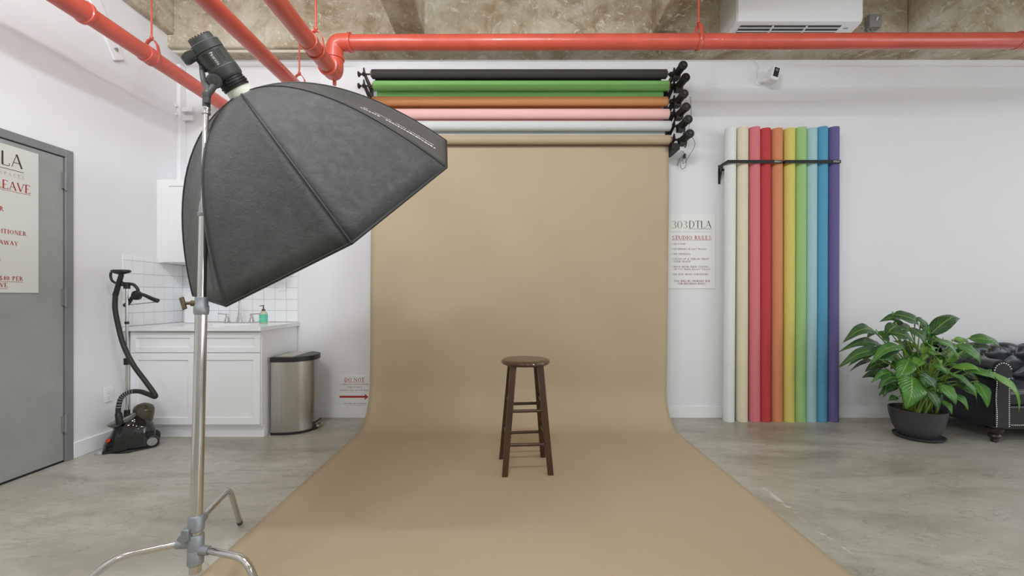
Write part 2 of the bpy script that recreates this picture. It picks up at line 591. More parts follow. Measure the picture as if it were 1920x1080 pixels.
def _glyphs():
    g = {}

    def arc(cx, cy, rx, ry, a0, a1):
        return ('a', cx, cy, rx, ry, a0, a1)

    def st(x, y0=0, y1=1):
        return [('l', x, y0, x, y1, TK), ('s', x, y0), ('s', x, y1)]
    g['A'] = (.78, [('l', .06, 0, .36, 1, TN), ('l', .36, 1, .70, 0, TK), ('l', .17, .36, .56, .36, TN), ('s', .06, 0), ('s', .70, 0)])
    g['B'] = (.66, st(.12) + [arc(.26, .75, .26, .25, 90, -90), arc(.26, .26, .32, .26, 90, -90), ('l', .12, 1, .27, 1, TN), ('l', .12, .5, .27, .5, TN), ('l', .12, 0, .27, 0, TN)])
    g['C'] = (.76, [arc(.42, .5, .36, .5, 45, 315), ('l', .69, .98, .69, .78, TN), ('l', .69, .2, .69, .05, TN)])
    g['D'] = (.80, st(.12) + [arc(.30, .5, .42, .5, 90, -90), ('l', .12, 1, .32, 1, TN), ('l', .12, 0, .32, 0, TN)])
    g['E'] = (.64, st(.12) + [('l', .12, 1, .54, 1, TN), ('l', .12, .52, .46, .52, TN), ('l', .12, 0, .58, 0, TN), ('l', .54, 1, .54, .84, TN), ('l', .58, 0, .58, .18, TN)])
    g['F'] = (.60, st(.12) + [('l', .12, 1, .54, 1, TN), ('l', .12, .52, .46, .52, TN), ('l', .54, 1, .54, .82, TN)])
    g['G'] = (.80, [arc(.42, .5, .36, .5, 45, 315), ('l', .69, .98, .69, .78, TN), ('l', .68, .04, .68, .42, TK), ('s', .68, .42)])
    g['H'] = (.84, st(.12) + st(.70) + [('l', .12, .52, .70, .52, TN)])
    g['I'] = (.28, st(.14))
    g['J'] = (.44, [('l', .26, .15, .26, 1, TK), ('s', .26, 1), arc(.12, .15, .14, .18, 0, -120)])
    g['K'] = (.76, st(.12) + [('l', .14, .42, .60, 1, TN), ('l', .30, .6, .68, 0, TK), ('s', .62, 1), ('s', .68, 0)])
    g['L'] = (.60, st(.12) + [('l', .12, 0, .54, 0, TN), ('l', .54, 0, .54, .2, TN)])
    g['M'] = (.98, [('l', .12, 0, .16, 1, TN), ('l', .16, 1, .48, .1, TK), ('l', .48, .1, .80, 1, TN), ('l', .80, 1, .84, 0, TK), ('s', .12, 0), ('s', .84, 0)])
    g['N'] = (.86, [('l', .12, 0, .12, 1, TN), ('l', .12, 1, .72, 0, TK), ('l', .72, 0, .72, 1, TN), ('s', .12, 0), ('s', .72, 1)])
    g['O'] = (.86, [arc(.43, .5, .37, .5, 0, 360)])
    g['P'] = (.64, st(.12) + [arc(.26, .74, .28, .26, 90, -90), ('l', .12, 1, .27, 1, TN), ('l', .12, .48, .27, .48, TN)])
    g['Q'] = (.86, [arc(.43, .5, .37, .5, 0, 360), ('l', .45, .15, .76, -.15, TK)])
    g['R'] = (.72, st(.12) + [arc(.26, .75, .26, .25, 90, -90), ('l', .12, 1, .27, 1, TN), ('l', .12, .5, .27, .5, TN), ('l', .32, .5, .64, 0, TK), ('s', .64, 0)])
    g['S'] = (.56, [arc(.28, .75, .20, .25, 40, 270), arc(.28, .26, .22, .26, 90, -140), ('l', .45, .95, .45, .76, TN), ('l', .08, .05, .08, .24, TN)])
    g['T'] = (.70, [('l', .35, 0, .35, 1, TK), ('s', .35, 0), ('l', .05, 1, .65, 1, TN), ('l', .05, 1, .05, .82, TN), ('l', .65, 1, .65, .82, TN)])
    g['U'] = (.82, [('l', .14, .3, .14, 1, TK), ('s', .14, 1), ('l', .68, .3, .68, 1, TN), ('s', .68, 1), arc(.41, .3, .27, .3, 180, 360)])
    g['V'] = (.78, [('l', .06, 1, .38, 0, TK), ('l', .38, 0, .70, 1, TN), ('s', .06, 1), ('s', .70, 1)])
    g['W'] = (1.06, [('l', .06, 1, .32, 0, TK), ('l', .32, 0, .54, .95, TN), ('l', .54, .95, .78, 0, TK), ('l', .78, 0, 1.0, 1, TN), ('s', .06, 1), ('s', 1.0, 1)])
    g['X'] = (.76, [('l', .08, 1, .66, 0, TK), ('l', .66, 1, .08, 0, TN), ('s', .08, 1), ('s', .66, 0)])
    g['Y'] = (.74, [('l', .06, 1, .36, .46, TK), ('l', .68, 1, .36, .46, TN), ('l', .36, 0, .36, .46, TK), ('s', .36, 0), ('s', .06, 1), ('s', .68, 1)])
    g['Z'] = (.66, [('l', .08, 1, .58, 1, TN), ('l', .58, 1, .08, 0, TK), ('l', .08, 0, .58, 0, TN)])
    g['0'] = (.62, [arc(.31, .5, .25, .5, 0, 360)])
    g['1'] = (.36, st(.18))
    g['2'] = (.56, [arc(.28, .72, .22, .28, 160, -30), ('l', .46, .56, .06, 0, TN), ('l', .06, 0, .52, 0, TK)])
    g['3'] = (.56, [arc(.24, .76, .22, .24, 140, -90), arc(.24, .27, .26, .27, 90, -140)])
    g['4'] = (.60, [('l', .42, 0, .42, 1, TK), ('l', .42, 1, .05, .32, TN), ('l', .05, .32, .56, .32, TN)])
    g['5'] = (.56, [('l', .12, 1, .50, 1, TK), ('l', .12, 1, .10, .55, TN), arc(.24, .32, .26, .32, 110, -130)])
    g['8'] = (.58, [arc(.29, .75, .19, .25, 0, 360), arc(.29, .26, .24, .26, 0, 360)])
    g['$'] = (.56, g['S'][1] + [('l', .28, -.12, .28, 1.12, TN)])
    g['&'] = (.84, [arc(.34, .76, .18, .24, 0, 360), ('l', .22, .6, .74, 0, TK), arc(.32, .24, .26, .26, 100, 330), ('l', .54, .1, .72, .5, TN)])
    g['('] = (.30, [arc(.32, .45, .22, .6, 110, 250)])
    g[')'] = (.30, [arc(-.02, .45, .22, .6, 70, -70)])
    g['-'] = (.42, [('l', .08, .42, .34, .42, TK)])
    g['.'] = (.24, [('l', .12, 0, .12, .12, TK)])
    g['!'] = (.28, [('l', .14, .25, .14, 1, TK), ('l', .14, 0, .14, .12, TK)])
    g[' '] = (.38, [])
    return g


GL = _glyphs()


def text(mb, s, h, org, right, up, align='l', track=0.10, bold=1.0, serif=True, width=None, xs=1.0):
    """flat letters; org lies on the baseline"""
    right, up, org = V(right), V(up), V(org)
    pen, items = 0.0, []
    for ch in s:
        k = 0.78 if ch.islower() else 1.0
        wd, strokes = GL.get(ch.upper(), GL[' '])
        items.append((pen, k, strokes))
        pen += (wd * k + track) * xs
    total = pen - track
    sx = 1.0
    if width:
        sx = width / (total * h)
    off = {'l': 0, 'c': -total / 2, 'r': -total}[align]

    def pt(x, y):
        return org + right * (x * h * sx) + up * (y * h)
    for x0, k, strokes in items:
        for q in strokes:
            if q[0] == 'l':
                ax, ay, cx, cy, wd = q[1] * k * xs, q[2] * k, q[3] * k * xs, q[4] * k, q[5] * k * bold
                dx, dy = cx - ax, cy - ay
                n = math.hypot(dx, dy) or 1
                if abs(dy) >= abs(dx) * 0.8:       # upright stroke: cut level
                    ox, oy = wd / 2, 0
                else:
                    ox, oy = -dy / n * wd / 2, dx / n * wd / 2
                X = off + x0
                mb.add([pt(X + ax - ox, ay - oy), pt(X + cx - ox, cy - oy), pt(X + cx + ox, cy + oy), pt(X + ax + ox, ay + oy)], [(0, 1, 2, 3)])
            elif q[0] == 's':
                if serif:
                    X, y = off + x0 + q[1] * k * xs, q[2] * k
                    e = 0.03 if y < 0.5 else -0.03
                    mb.add([pt(X - .13 * k, y - e * 0), pt(X + .13 * k, y), pt(X + .13 * k, y + e * 1.4), pt(X - .13 * k, y + e * 1.4)], [(0, 1, 2, 3)])
            else:
                _, cx, cy, rx, ry, a0, a1 = q
                ns = max(5, int(abs(a1 - a0) / 22))
                ring = []
                for i in range(ns + 1):
                    a = math.radians(a0 + (a1 - a0) * i / ns)
                    wd = (TN + (TK - TN) * abs(math.cos(a))) * bold / 2
                    X = off + x0
                    o_ = (cx + (rx - TN / 2 + wd * .6) * math.cos(a), cy + (ry - TN / 2 + wd * .4) * math.sin(a))
                    n_ = (cx + (rx - TN / 2 - wd * 1.4) * math.cos(a), cy + (ry - TN / 2 - wd * .9) * math.sin(a))
                    ring += [pt(X + o_[0] * k * xs, o_[1] * k), pt(X + n_[0] * k * xs, n_[1] * k)]
                mb.add(ring, [(2 * i, 2 * i + 1, 2 * i + 3, 2 * i + 2) for i in range(ns)])
    return total * h * sx


# ================================================================== THE SETTING
WB, WL, WR, WF = 4.10, -3.15, 6.6, -4.5         # back, left, right, rear wall planes
CEIL = 4.25
floor = struct(MB().box(WL - 0.2, WR + 0.2, WF - 0.2, WB + 0.2, -0.1, 0).build('floor', 'floor', smooth=False))
wall_back = struct(MB().box(WL - 0.2, WR + 0.2, WB, WB + 0.2, 0, 3.37).build('wall_back', 'wall', smooth=False))
trim_1 = struct(MB().box(WL - 0.2, WR + 0.2, WB + 0.03, WB + 0.2, 3.37, 3.46).build('trim_1', 'base', smooth=False))
# left wall with the door opening
DY0, DY1, DZ = 2.03, 3.065, 2.205               # outer edges of the door frame
wl = MB()
wl.box(WL - 0.2, WL, WF - 0.2, DY0 + 0.02, 0, 3.57)
wl.box(WL - 0.2, WL, DY1 - 0.02, WB + 0.2, 0, 3.57)
wl.box(WL - 0.2, WL, DY0 + 0.02, DY1 - 0.02, DZ - 0.02, 3.57)
wall_left = struct(wl.build('wall_left', 'wall', smooth=False))
# right wall with three window openings, plain wall behind the camera
wr = MB()
ys = [WF - 0.2, -4.0, -2.0, -1.4, 0.6, 1.55, 3.55, WB + 0.2]
for i in range(0, 8, 2):
    wr.box(WR, WR + 0.2, ys[i], ys[i + 1], 0, CEIL)
for i in (1, 3, 5):
    wr.box(WR, WR + 0.2, ys[i], ys[i + 1], 0, 0.8)
    wr.box(WR, WR + 0.2, ys[i], ys[i + 1], 3.2, CEIL)
wall_right = struct(wr.build('wall_right', 'rear', smooth=False))
wall_front = struct(MB().box(WL - 0.2, WR + 0.2, WF - 0.2, WF, 0, CEIL).build('wall_front', 'rear', smooth=False))
for n, i in enumerate((1, 3, 5)):
    wd = bpy.data.objects.new('window_%d' % (n + 1), None)
    COL.objects.link(wd)
    wd.location = (WR + 0.1, (ys[i] + ys[i + 1]) / 2, 0.8)
    ORG[wd.name] = V(wd.location)
    struct(wd)
    fr = MB()
    y0, y1 = ys[i], ys[i + 1]
    for a in (y0, y1 - 0.05):
        fr.box(WR + 0.07, WR + 0.13, a, a + 0.05, 0.8, 3.2)
    for z in (0.8, 3.15):
        fr.box(WR + 0.07, WR + 0.13, y0 + 0.05, y1 - 0.05, z, z + 0.05)
    for k in (1, 2, 3):
        ym = y0 + (y1 - y0) * k / 4
        fr.box(WR + 0.08, WR + 0.12, ym - 0.015, ym + 0.015, 0.85, 3.15)
    fr.build('window_frame', 'frame', wd)
    bx('pane', 'glass', wd, WR + 0.098, WR + 0.102, y0 + 0.05, y1 - 0.05, 0.85, 3.15)

# ceiling slab, edge beams and joists of raw concrete
ceiling = struct(MB().box(WL - 0.2, WR + 0.2, WF - 0.2, WB + 0.2, CEIL, CEIL + 0.15).build('ceiling', 'concrete', smooth=False))
ORG['ceiling'] = V((0, 0, 0))
bx('beam', 'concrete', ceiling, WL - 0.2, WR + 0.2, 3.92, WB + 0.2, 3.455, CEIL, bev=0.012)
bx('beam', 'concrete', ceiling, WL - 0.2, WL + 0.06, WF, 3.92, 3.57, CEIL, bev=0.012)
for jx in (-0.92, 1.43, 3.78, 6.1):
    bx('joist', 'concrete', ceiling, jx - 0.135, jx + 0.135, WF, 3.92, 3.56, CEIL, bev=0.015)
# flaked paint where the wall paint laps up onto the beam
# baseboards
struct(MB().box(-2.03, WR, WB - 0.014, WB, 0, 0.115).build('baseboard_back', 'base', bev=0.004))
struct(MB().box(WL, WL + 0.014, DY1 + 0.001, 3.50, 0, 0.115).build('baseboard_left', 'base', bev=0.004))
bbl2 = struct(MB().box(WL, WL + 0.014, WF, DY0 - 0.001, 0, 0.115).build('baseboard_left', 'base', bev=0.004))

# tiles: grout bed + one object per tile, children of the walls they cover
TS, TG = 0.1085, 0.003
ORG['wall_back'] = V((0, 0, 0))
ORG['wall_left'] = V((0, 0, 0))
bx('grout_bed', 'grout', wall_back, WL + 0.001, -2.035, WB - 0.006, WB + 0.002, 0.921, 1.51)
tb = MB().box(0, TS - TG, -0.004, 0.004, 0, TS - TG)
tile_src = tb.build('tile', 'tile', wall_back, bev=0.0015)
tile_me = tile_src.data
first = True
nx = 10
for r in range(6):
    z = 0.923 + r * TS
    hgt = min(TS - TG, 1.512 - z)
    if hgt < 0.02:
        continue
    for c in range(11):
        x = -2.037 - (c + 1) * TS
        wdt = 1.0
        if x < WL + 0.008:
            wdt = (TS - (WL + 0.008 - x)) / TS
            x = WL + 0.008
            if wdt < 0.1:
                continue
        if first:
            o = tile_src
            first = False
        else:
            o = tile_src.copy()
            COL.objects.link(o)
        o.location = (x, WB - 0.008, z)
        o.scale = (wdt, 1, hgt / (TS - TG))
bx('grout_bed', 'grout', wall_left, WL - 0.002, WL + 0.006, 3.455, WB - 0.008, 0.921, 1.51)
tsl = MB().box(-0.004, 0.004, 0, TS - TG, 0, TS - TG).build('tile', 'tile', wall_left, bev=0.0015)
first = True
for r in range(6):
    z = 0.923 + r * TS
    hgt = min(TS - TG, 1.512 - z)
    if hgt < 0.02:
        continue
    for c in range(6):
        y = WB - 0.013 - (c + 1) * TS
        wdt = 1.0
        if y < 3.455:
            wdt = (TS - (3.455 - y)) / TS
            y = 3.455
            if wdt < 0.1:
                continue
        if first:
            o = tsl
            first = False
        else:
            o = tsl.copy()
            COL.objects.link(o)
        o.location = (WL + 0.008, y, z)
        o.scale = (1, wdt, hgt / (TS - TG))

# ------------------------------------------------------------------ door in the left wall
door = bpy.data.objects.new('door_1', None)
COL.objects.link(door)
door.location = (WL, (DY0 + DY1) / 2, 0)
ORG['door_1'] = V(door.location)
struct(door, 'grey painted steel door in the left wall')
fr = MB()
FW = 0.055
fr.box(WL - 0.13, WL + 0.014, DY1 - FW, DY1, 0, DZ)
fr.box(WL - 0.13, WL + 0.014, DY0, DY0 + FW, 0, DZ)
fr.box(WL - 0.13, WL + 0.014, DY0 + FW, DY1 - FW, DZ - FW, DZ)
fr.build('door_frame', 'frame', door, bev=0.004)
LX = WL + 0.003
bx('door_leaf', 'door', door, LX - 0.045, LX, DY0 + FW + 0.005, DY1 - FW - 0.006, 0.014, DZ - FW - 0.005, bev=0.002)
bx('door_threshold', 'strobe_d', door, WL - 0.13, LX - 0.002, DY0 + FW, DY1 - FW, 0, 0.010)
bx('door_stop', 'strobe_d', door, WL - 0.13, LX - 0.047, DY0 + FW, DY1 - FW, 0.010, DZ - FW)
for hz in (0.27, 1.16, 1.98):
    hg = MB()
    yc = DY1 - FW - 0.002
    hg.cyl((LX + 0.013, yc, hz - 0.062), (LX + 0.013, yc, hz + 0.062), 0.0085, seg=12)
    hg.cyl((LX + 0.013, yc, hz - 0.068), (LX + 0.013, yc, hz + 0.068), 0.006, seg=10)
    hg.box(LX + 0.0005, LX + 0.008, yc - 0.02, yc, hz - 0.055, hz + 0.055)
    hg.build('hinge', 'frame', door)

# ================================================================== BACKDROP PAPER ROLLS
ROLLX = 0.09
ROLLY = 3.90
SPECS = [  # colour, z, x shift, radius, rgb, description
    ('black', 3.197, -0.010, 0.041, (66, 64, 60), 'black paper backdrop roll, topmost on the wall rack'),
    ('green', 3.090, 0.008, 0.044, (142, 206, 122), 'bright green paper backdrop roll under the black roll'),
    ('rust', 2.947, -0.004, 0.043, (196, 138, 90), 'rust orange paper backdrop roll under the green roll'),
    ('pink', 2.832, 0.010, 0.045, (240, 190, 188), 'pale pink horizontal paper backdrop roll on the wall rack'),
    ('grey', 2.723, 0.026, 0.045, (206, 211, 208), 'light grey paper backdrop roll above the tan backdrop'),
]
HALF = 1.342
for cname, z, dx, r, rgb, lab in SPECS:
    m = paper_mat(cname, rgb)
    cx = ROLLX + dx
    t = thing('backdrop_roll', (cx, ROLLY, z), lab, 'backdrop roll', 'paper rolls on the wall rack')
    rm = MB().lathe([(0, 0.03), (0, r), (2 * HALF, r), (2 * HALF, 0.03)], (cx - HALF, ROLLY, z), (1, 0, 0), 36)
    rm.build('paper', m, t)
    MB().cyl((cx - HALF - 0.012, ROLLY, z), (cx + HALF + 0.012, ROLLY, z), 0.028, seg=20).build('core', 'core', t)
    # free end of the paper hanging behind the roll, with its weight bar
    e0, e1 = cx - HALF + 0.012, cx + HALF - 0.03
    y = ROLLY + r - 0.003
    fe = MB()
    fe.box(e0, e1, y - 0.001, y + 0.001, z - r - {'black': 0.03, 'green': 0.056, 'rust': 0.03, 'pink': 0.032, 'grey': 0.045}[cname], z)
    fe.build('paper_end', m, t)
# the tan roll with its long sweep
z0 = 2.598
t = thing('backdrop_roll', (ROLLX + 0.02, ROLLY, z0), 'tan paper backdrop unrolled down the wall and sweeping across the floor', 'backdrop')
R0 = 0.042
cx = ROLLX + 0.02
MB().lathe([(0, 0.03), (0, R0), (2 * HALF, R0), (2 * HALF, 0.03)], (cx - HALF, ROLLY, z0), (1, 0, 0), 36).build('paper', 'paper', t)
MB().cyl((cx - HALF - 0.02, ROLLY, z0), (cx + HALF + 0.02, ROLLY, z0), 0.028, seg=20).build('core', 'core', t)
prof = []
yb = ROLLY + R0 + 0.001
for i in range(25):
    prof.append((yb - 0.012 * math.sin(PI * i / 24), z0 - (z0 - 0.36) * i / 24))
RC = 0.36
for i in range(1, 17):
    a = PI / 2 * i / 16
    prof.append((yb - RC * (1 - math.cos(a)), RC - (RC - 0.003) * math.sin(a)))
y1 = prof[-1][0]
for i in range(1, 25):
    prof.append((y1 + (0.9 - y1) * i / 24, 0.003))
NP = len(prof)


def sweep(u, v):
    f = v * (NP - 1)
    i = min(int(f), NP - 2)
    k = f - i
    y = prof[i][0] * (1 - k) + prof[i + 1][0] * k
    z = prof[i][1] * (1 - k) + prof[i + 1][1] * k
    x0 = -1.265 - 0.032 * min(1, v * 2.2)
    x = x0 + u * 2.725
    hang = max(0.0, min(1.0, (z - 0.02) / 0.3)) * max(0.0, min(1, (z0 - z) / 0.5))
    y += hang * (0.010 * math.sin(x * 3.1 + z * 0.9) + 0.006 * math.sin(x * 6.3 - z * 1.9 + 1) + 0.004 * math.sin(x * 1.2 - z * 4.1))
    edge = max(0, abs(u - 0.5) - 0.42) / 0.08
    y -= hang * 0.022 * edge * edge
    if z < 0.03:
        z += 0.004 * (0.5 + 0.5 * math.sin(x * 2.6 + y * 2.2)) * max(0, 1 - edge)
    return V((x, y, z))


MB().grid(56, NP - 1, sweep).build('sweep', 'paper', t, solid=0.0016, angle=60)

# ------------------------------------------------------------------ rack hardware left and right of the rolls
ZS = [s[1] for s in SPECS] + [z0]
t = thing('backdrop_rack', (-1.335, WB, 2.5), 'dark metal hook rack at the left ends of the paper rolls', 'wall rack')
bx('upright', 'rackgrey', t, -1.345, -1.315, WB - 0.03, WB, 2.53, 3.16, bev=0.003)
for i, z in enumerate(ZS):
    hk = MB()
    hk.prism([(WB - 0.03, z - 0.09), (WB - 0.03, z - 0.02), (ROLLY + 0.0, z + 0.015), (ROLLY - 0.03, z + 0.045), (ROLLY - 0.035, z + 0.0), (ROLLY - 0.015, z - 0.02)],
             -1.336, -1.324, lambda p, q, a: (a, p, q))
    hk.build('hook', 'rackgrey', t)
    kn = MB()
    kn.cyl((-1.375, ROLLY, z), (-1.25, ROLLY, z), 0.008, seg=12)
    kn.lathe([(0, 0.010), (0.004, 0.024), (0.012, 0.026), (0.018, 0.016), (0.03, 0.010)], (-1.395, ROLLY, z), (1, 0, 0), 18)
    kn.lathe([(0, 0.012), (0.003, 0.018), (0.008, 0.018), (0.01, 0.012)], (-1.352, ROLLY, z), (1, 0, 0), 18)
    kn.build('spindle', 'rackgrey', t)
t = thing('motor_rack', (1.53, WB, 2.5), 'black motorised roller rack with six drive motors right of the paper rolls', 'wall rack')
bx('upright', 'blackmt', t, 1.470, 1.502, WB - 0.03, WB, 2.50, 3.22, bev=0.003)
md = V((0.02, -1.0, 0.03)).normalized()
for i, z in enumerate(ZS):
    dx = (0.0, 0.022, 0.008, 0.026, 0.044, 0.058)[i]
    hk = MB()
    hk.prism([(WB - 0.03, z - 0.10), (WB - 0.03, z - 0.02), (ROLLY + 0.0, z + 0.015), (ROLLY - 0.03, z + 0.045), (ROLLY - 0.04, z + 0.0), (ROLLY - 0.015, z - 0.025)],
             1.480, 1.493, lambda p, q, a: (a, p, q))
    hk.cyl((1.42 + dx * 0.3, ROLLY, z), (1.50 + dx, ROLLY, z), 0.010, seg=12)
    hk.lathe([(0, 0.02), (0.02, 0.022), (0.025, 0.014)], (1.455 + dx * 0.4, ROLLY, z), (1, 0, 0), 16)
    hk.build('hook', 'blackmt', t)
    b0 = V((1.512 + dx, ROLLY - 0.01, z - 0.008))
    mo = MB()
    mo.obox(b0 + V((0.0, 0.01, -0.012)), (1, 0, 0), (0, 1, 0), (0, 0, 1), 0.028, 0.038, 0.030)
    mo.cyl(b0 + V((-0.04, 0, 0)), b0, 0.022, seg=16)
    mo.lathe([(0, 0.030), (0.03, 0.037), (0.034, 0.034), (0.14, 0.034), (0.143, 0.039), (0.163, 0.039), (0.17, 0.033), (0.17, 0.0)], b0 - md * 0.01, md, 24)
    mt = mo.build('motor', 'blackmt', t, bev=0.002)
    MB().lathe([(0, 0.013), (0.008, 0.012), (0.009, 0.0)], b0 + md * 0.159, md, 16).build('motor_cap', 'strobe', mt)
    cs_ = MB()
    cs_.tube([b0 + V((0.03, 0.02, -0.02)), b0 + V((0.045, 0.03, -0.035)), b0 + V((0.04, 0.05, -0.05))], 0.006, 8)
    cs_.build('cable_stub', 'blackmt', t)
    cl = MB()
    cl.obox(b0 + V((-0.005, -0.03, -0.035)), (1, 0, 0), (0, 1, 0), (0, 0, 1), 0.03, 0.008, 0.012)
    cl.build('clamp', 'rackgrey', t)
bx('end_block', 'blackmt', t, 1.468, 1.54, ROLLY - 0.03, WB, 2.50, 2.56, bev=0.006)
cb = MB()
cb.tube(smooth_path([(1.670, 3.96, 3.02), (1.685, 3.98, 2.85), (1.670, 3.99, 2.72), (1.730, 4.0, 2.6), (1.690, 4.02, 2.50), (1.635, 4.03, 2.42), (1.630, 4.04, 2.52)]), 0.0022, 6)
cb.tube(smooth_path([(1.650, 4.04, 2.50), (1.615, 4.05, 2.44), (1.630, 4.06, 2.38), (1.660, 4.06, 2.395), (1.670, 4.05, 2.45), (1.655, 4.05, 2.52), (1.620, 4.05, 2.55)]), 0.0022, 6)
cb.tube(smooth_path([(1.640, 4.04, 2.5), (1.595, 4.05, 2.46), (1.590, 4.06, 2.41), (1.610, 4.05, 2.47)]), 0.0022, 6)
cb.cyl((1.648, 4.045, 2.475), (1.654, 4.045, 2.515), 0.012, seg=10)
cb.build('cable', 'cabled', t)

# ================================================================== COLOUR TUBES ON THE RIGHT
TUBES = [
    (1369.5, 'white', (224, 228, 222), 'white paper roll standing leftmost in the row of upright rolls'),
    (1392, 'cream', (222, 212, 186), 'cream upright paper roll between the white and pink rolls'),
    (1414, 'rose', (214, 122, 130), 'rose pink upright paper roll beside the cream roll'),
    (1434, 'crimson', (190, 68, 70), 'red upright paper roll leaning in the wall holder'),
    (1456, 'orange', (212, 140, 98), 'orange upright paper roll beside the red roll'),
    (1479.5, 'yellow', (214, 202, 110), 'yellow upright paper roll leaning in the wall holder'),
    (1500.5, 'lime', (160, 196, 130), 'light green upright paper roll beside the yellow roll'),
    (1520.5, 'sky', (166, 202, 206), 'pale blue upright paper roll beside the light green roll'),
    (1540.5, 'azure', (90, 158, 192), 'bright blue upright paper roll beside the purple roll'),
    (1562, 'violet', (104, 98, 146), 'purple paper roll standing rightmost in the row, near the plant'),
]
TY = 3.985
for i, (px, cname, rgb, lab) in enumerate(TUBES):
    m = paper_mat('tube_' + cname, rgb)
    x = (px - CX) * TY / FPX
    hgt = 2.735 + random.uniform(-0.012, 0.012)
    lean = random.uniform(-0.008, 0.008) + (0.015 if i < 5 and i > 0 else 0)
    t = thing('paper_roll', (x, TY, 0), lab, 'paper roll', 'upright paper rolls')
    a, b = V((x - (0.012 if i == 0 else 0) + (0.006 if 1 < i < 5 else 0), TY + 0.01, 0.001)), V((x, TY, hgt))
    MB().lathe([(0, 0.03), (0, 0.0495), (hgt, 0.0495), (hgt, 0.03), (hgt - 0.05, 0.03), (hgt - 0.05, 0.0)], a, b - a, 32).build('paper', m, t)
    MB().lathe([(0, 0.029), (hgt - 0.004, 0.029), (hgt - 0.004, 0.024), (hgt - 0.04, 0.024), (hgt - 0.04, 0)], a, b - a, 20).build('core', 'core', t)
for n, (xa, xb, lab) in enumerate(((1.995, 2.495, 'black metal bar holder across the white to orange upright rolls'),
                                   (2.525, 3.035, 'black metal bar holder across the yellow to purple upright rolls'))):
    t = thing('roll_holder', (xa, WB, 2.4), lab, 'wall holder', 'wall holders for upright rolls')
    zb, yf = 2.405, 3.915
    bar = MB()
    bar.box(xa, xb, yf, yf + 0.006, zb - 0.014, zb + 0.014)
    bar.build('front_bar', 'blackmt', t, bev=0.001)
    for x in (xa, xb - 0.006):
        bx('side_arm', 'blackmt', t, x, x + 0.006, yf + 0.006, WB, zb - 0.014, zb + 0.014, bev=0.001)
    bx('back_bar', 'blackmt', t, xa + 0.006, xb - 0.006, WB - 0.058, WB - 0.052, zb - 0.05, zb - 0.03)
    for x in (xa, xb - 0.02):
        br = MB()
        br.box(x, x + 0.02, WB - 0.006, WB, zb - 0.16, zb + 0.02)
        br.prism([(WB - 0.005, zb - 0.14), (WB - 0.055, zb - 0.014), (WB - 0.075, zb - 0.014), (WB - 0.005, zb - 0.16)], x + 0.004, x + 0.012, lambda p, q, a: (a, p, q))
        br.build('wall_plate', 'blackmt', t)
    tx = MB()
    text(tx, 'SPELES', 0.0155, (xb - 0.008, yf - 0.0008, zb - 0.008), (1, 0, 0), (0, 0, 1), 'r', serif=False, bold=1.1)
    tx.build('lettering', 'inkwhite', t, smooth=False, fix=False)

# ================================================================== SIGNS
SY = WB - 0.006
SS = FPX / SY


def on_wall(px, py):
    return V(((px - CX) / SS, SY - 0.0009, H - (py - CY) / SS))


RX, UP = V((1, 0, 0)), V((0, 0, 1))
t = thing('rules_sign', on_wall(1295, 541), 'white studio rules sign on the wall right of the tan backdrop', 'sign')
a, b = on_wall(1247, 541), on_wall(1341, 402)
bx('board', 'signw', t, a.x, b.x, SY, WB, a.z, b.z, bev=0.001)


def line(parent, s, px0, px1, py, hpx, ink, align='l', bold=1.0, serif=True, track=0.12, name='lettering'):
    mb = MB()
    text(mb, s, hpx / SS, on_wall(px0, py), RX, UP, align, track, bold, serif, width=(px1 - px0) / SS)
    return mb.build(name, ink, parent, smooth=False, fix=False)


def rule(parent, px0, px1, py, th, ink):
    mb = MB()
    p, q = on_wall(px0, py), on_wall(px1, py - th)
    mb.add([p, (q.x, p.y, p.z), q, (p.x, p.y, q.z)], [(0, 1, 2, 3)])
    return mb.build('underline', ink, parent, smooth=False, fix=False)


line(t, '303', 1259, 1290, 428.5, 14.5, 'inkgold', bold=0.7, serif=False, track=-0.03)
line(t, 'DTLA', 1291.5, 1334, 427.5, 13.5, 'inkdark', bold=0.75, serif=False, track=0.02)
rule(t, 1291, 1334, 429.6, 0.6, 'inkdark')
line(t, 'LUXURY PRODUCTION SPACES', 1259, 1334, 435.5, 2.4, 'inkgrey', track=0.35)
line(t, 'STUDIO RULES', 1260, 1333.5, 449, 7, 'inkred')
rule(t, 1260, 1334, 450.4, 0.6, 'inkred')
for s, x1, py in (('- NO FOOD', 1285, 459), ('- NO DRINKS (Except Water)', 1324, 468.4), ('- NO SMOKING', 1294, 477.8),
                  ('- CLEAN UP & THROW AWAY', 1329, 487.2), ('- MUST WEAR SHOE COVERS', 1328, 501.8), ('- DO NOT MOVE FURNITURE', 1328, 516)):
    line(t, s, 1258.5, x1, py, 3.3, 'inkbrown', bold=1.15)
line(t, 'YOUR TRASH', 1263, 1294, 492, 3.3, 'inkbrown', bold=1.15)
line(t, 'ON CYC WALL (Except Talent)', 1263, 1331.5, 506.4, 3.3, 'inkbrown', bold=1.15)
line(t, 'YOU WILL BE CHARGED $120', 1264, 1331, 528.6, 3.6, 'inkbrown', bold=1.3)
line(t, 'FOR BREAKING RULES', 1271, 1323, 533.6, 3.6, 'inkbrown', bold=1.3)

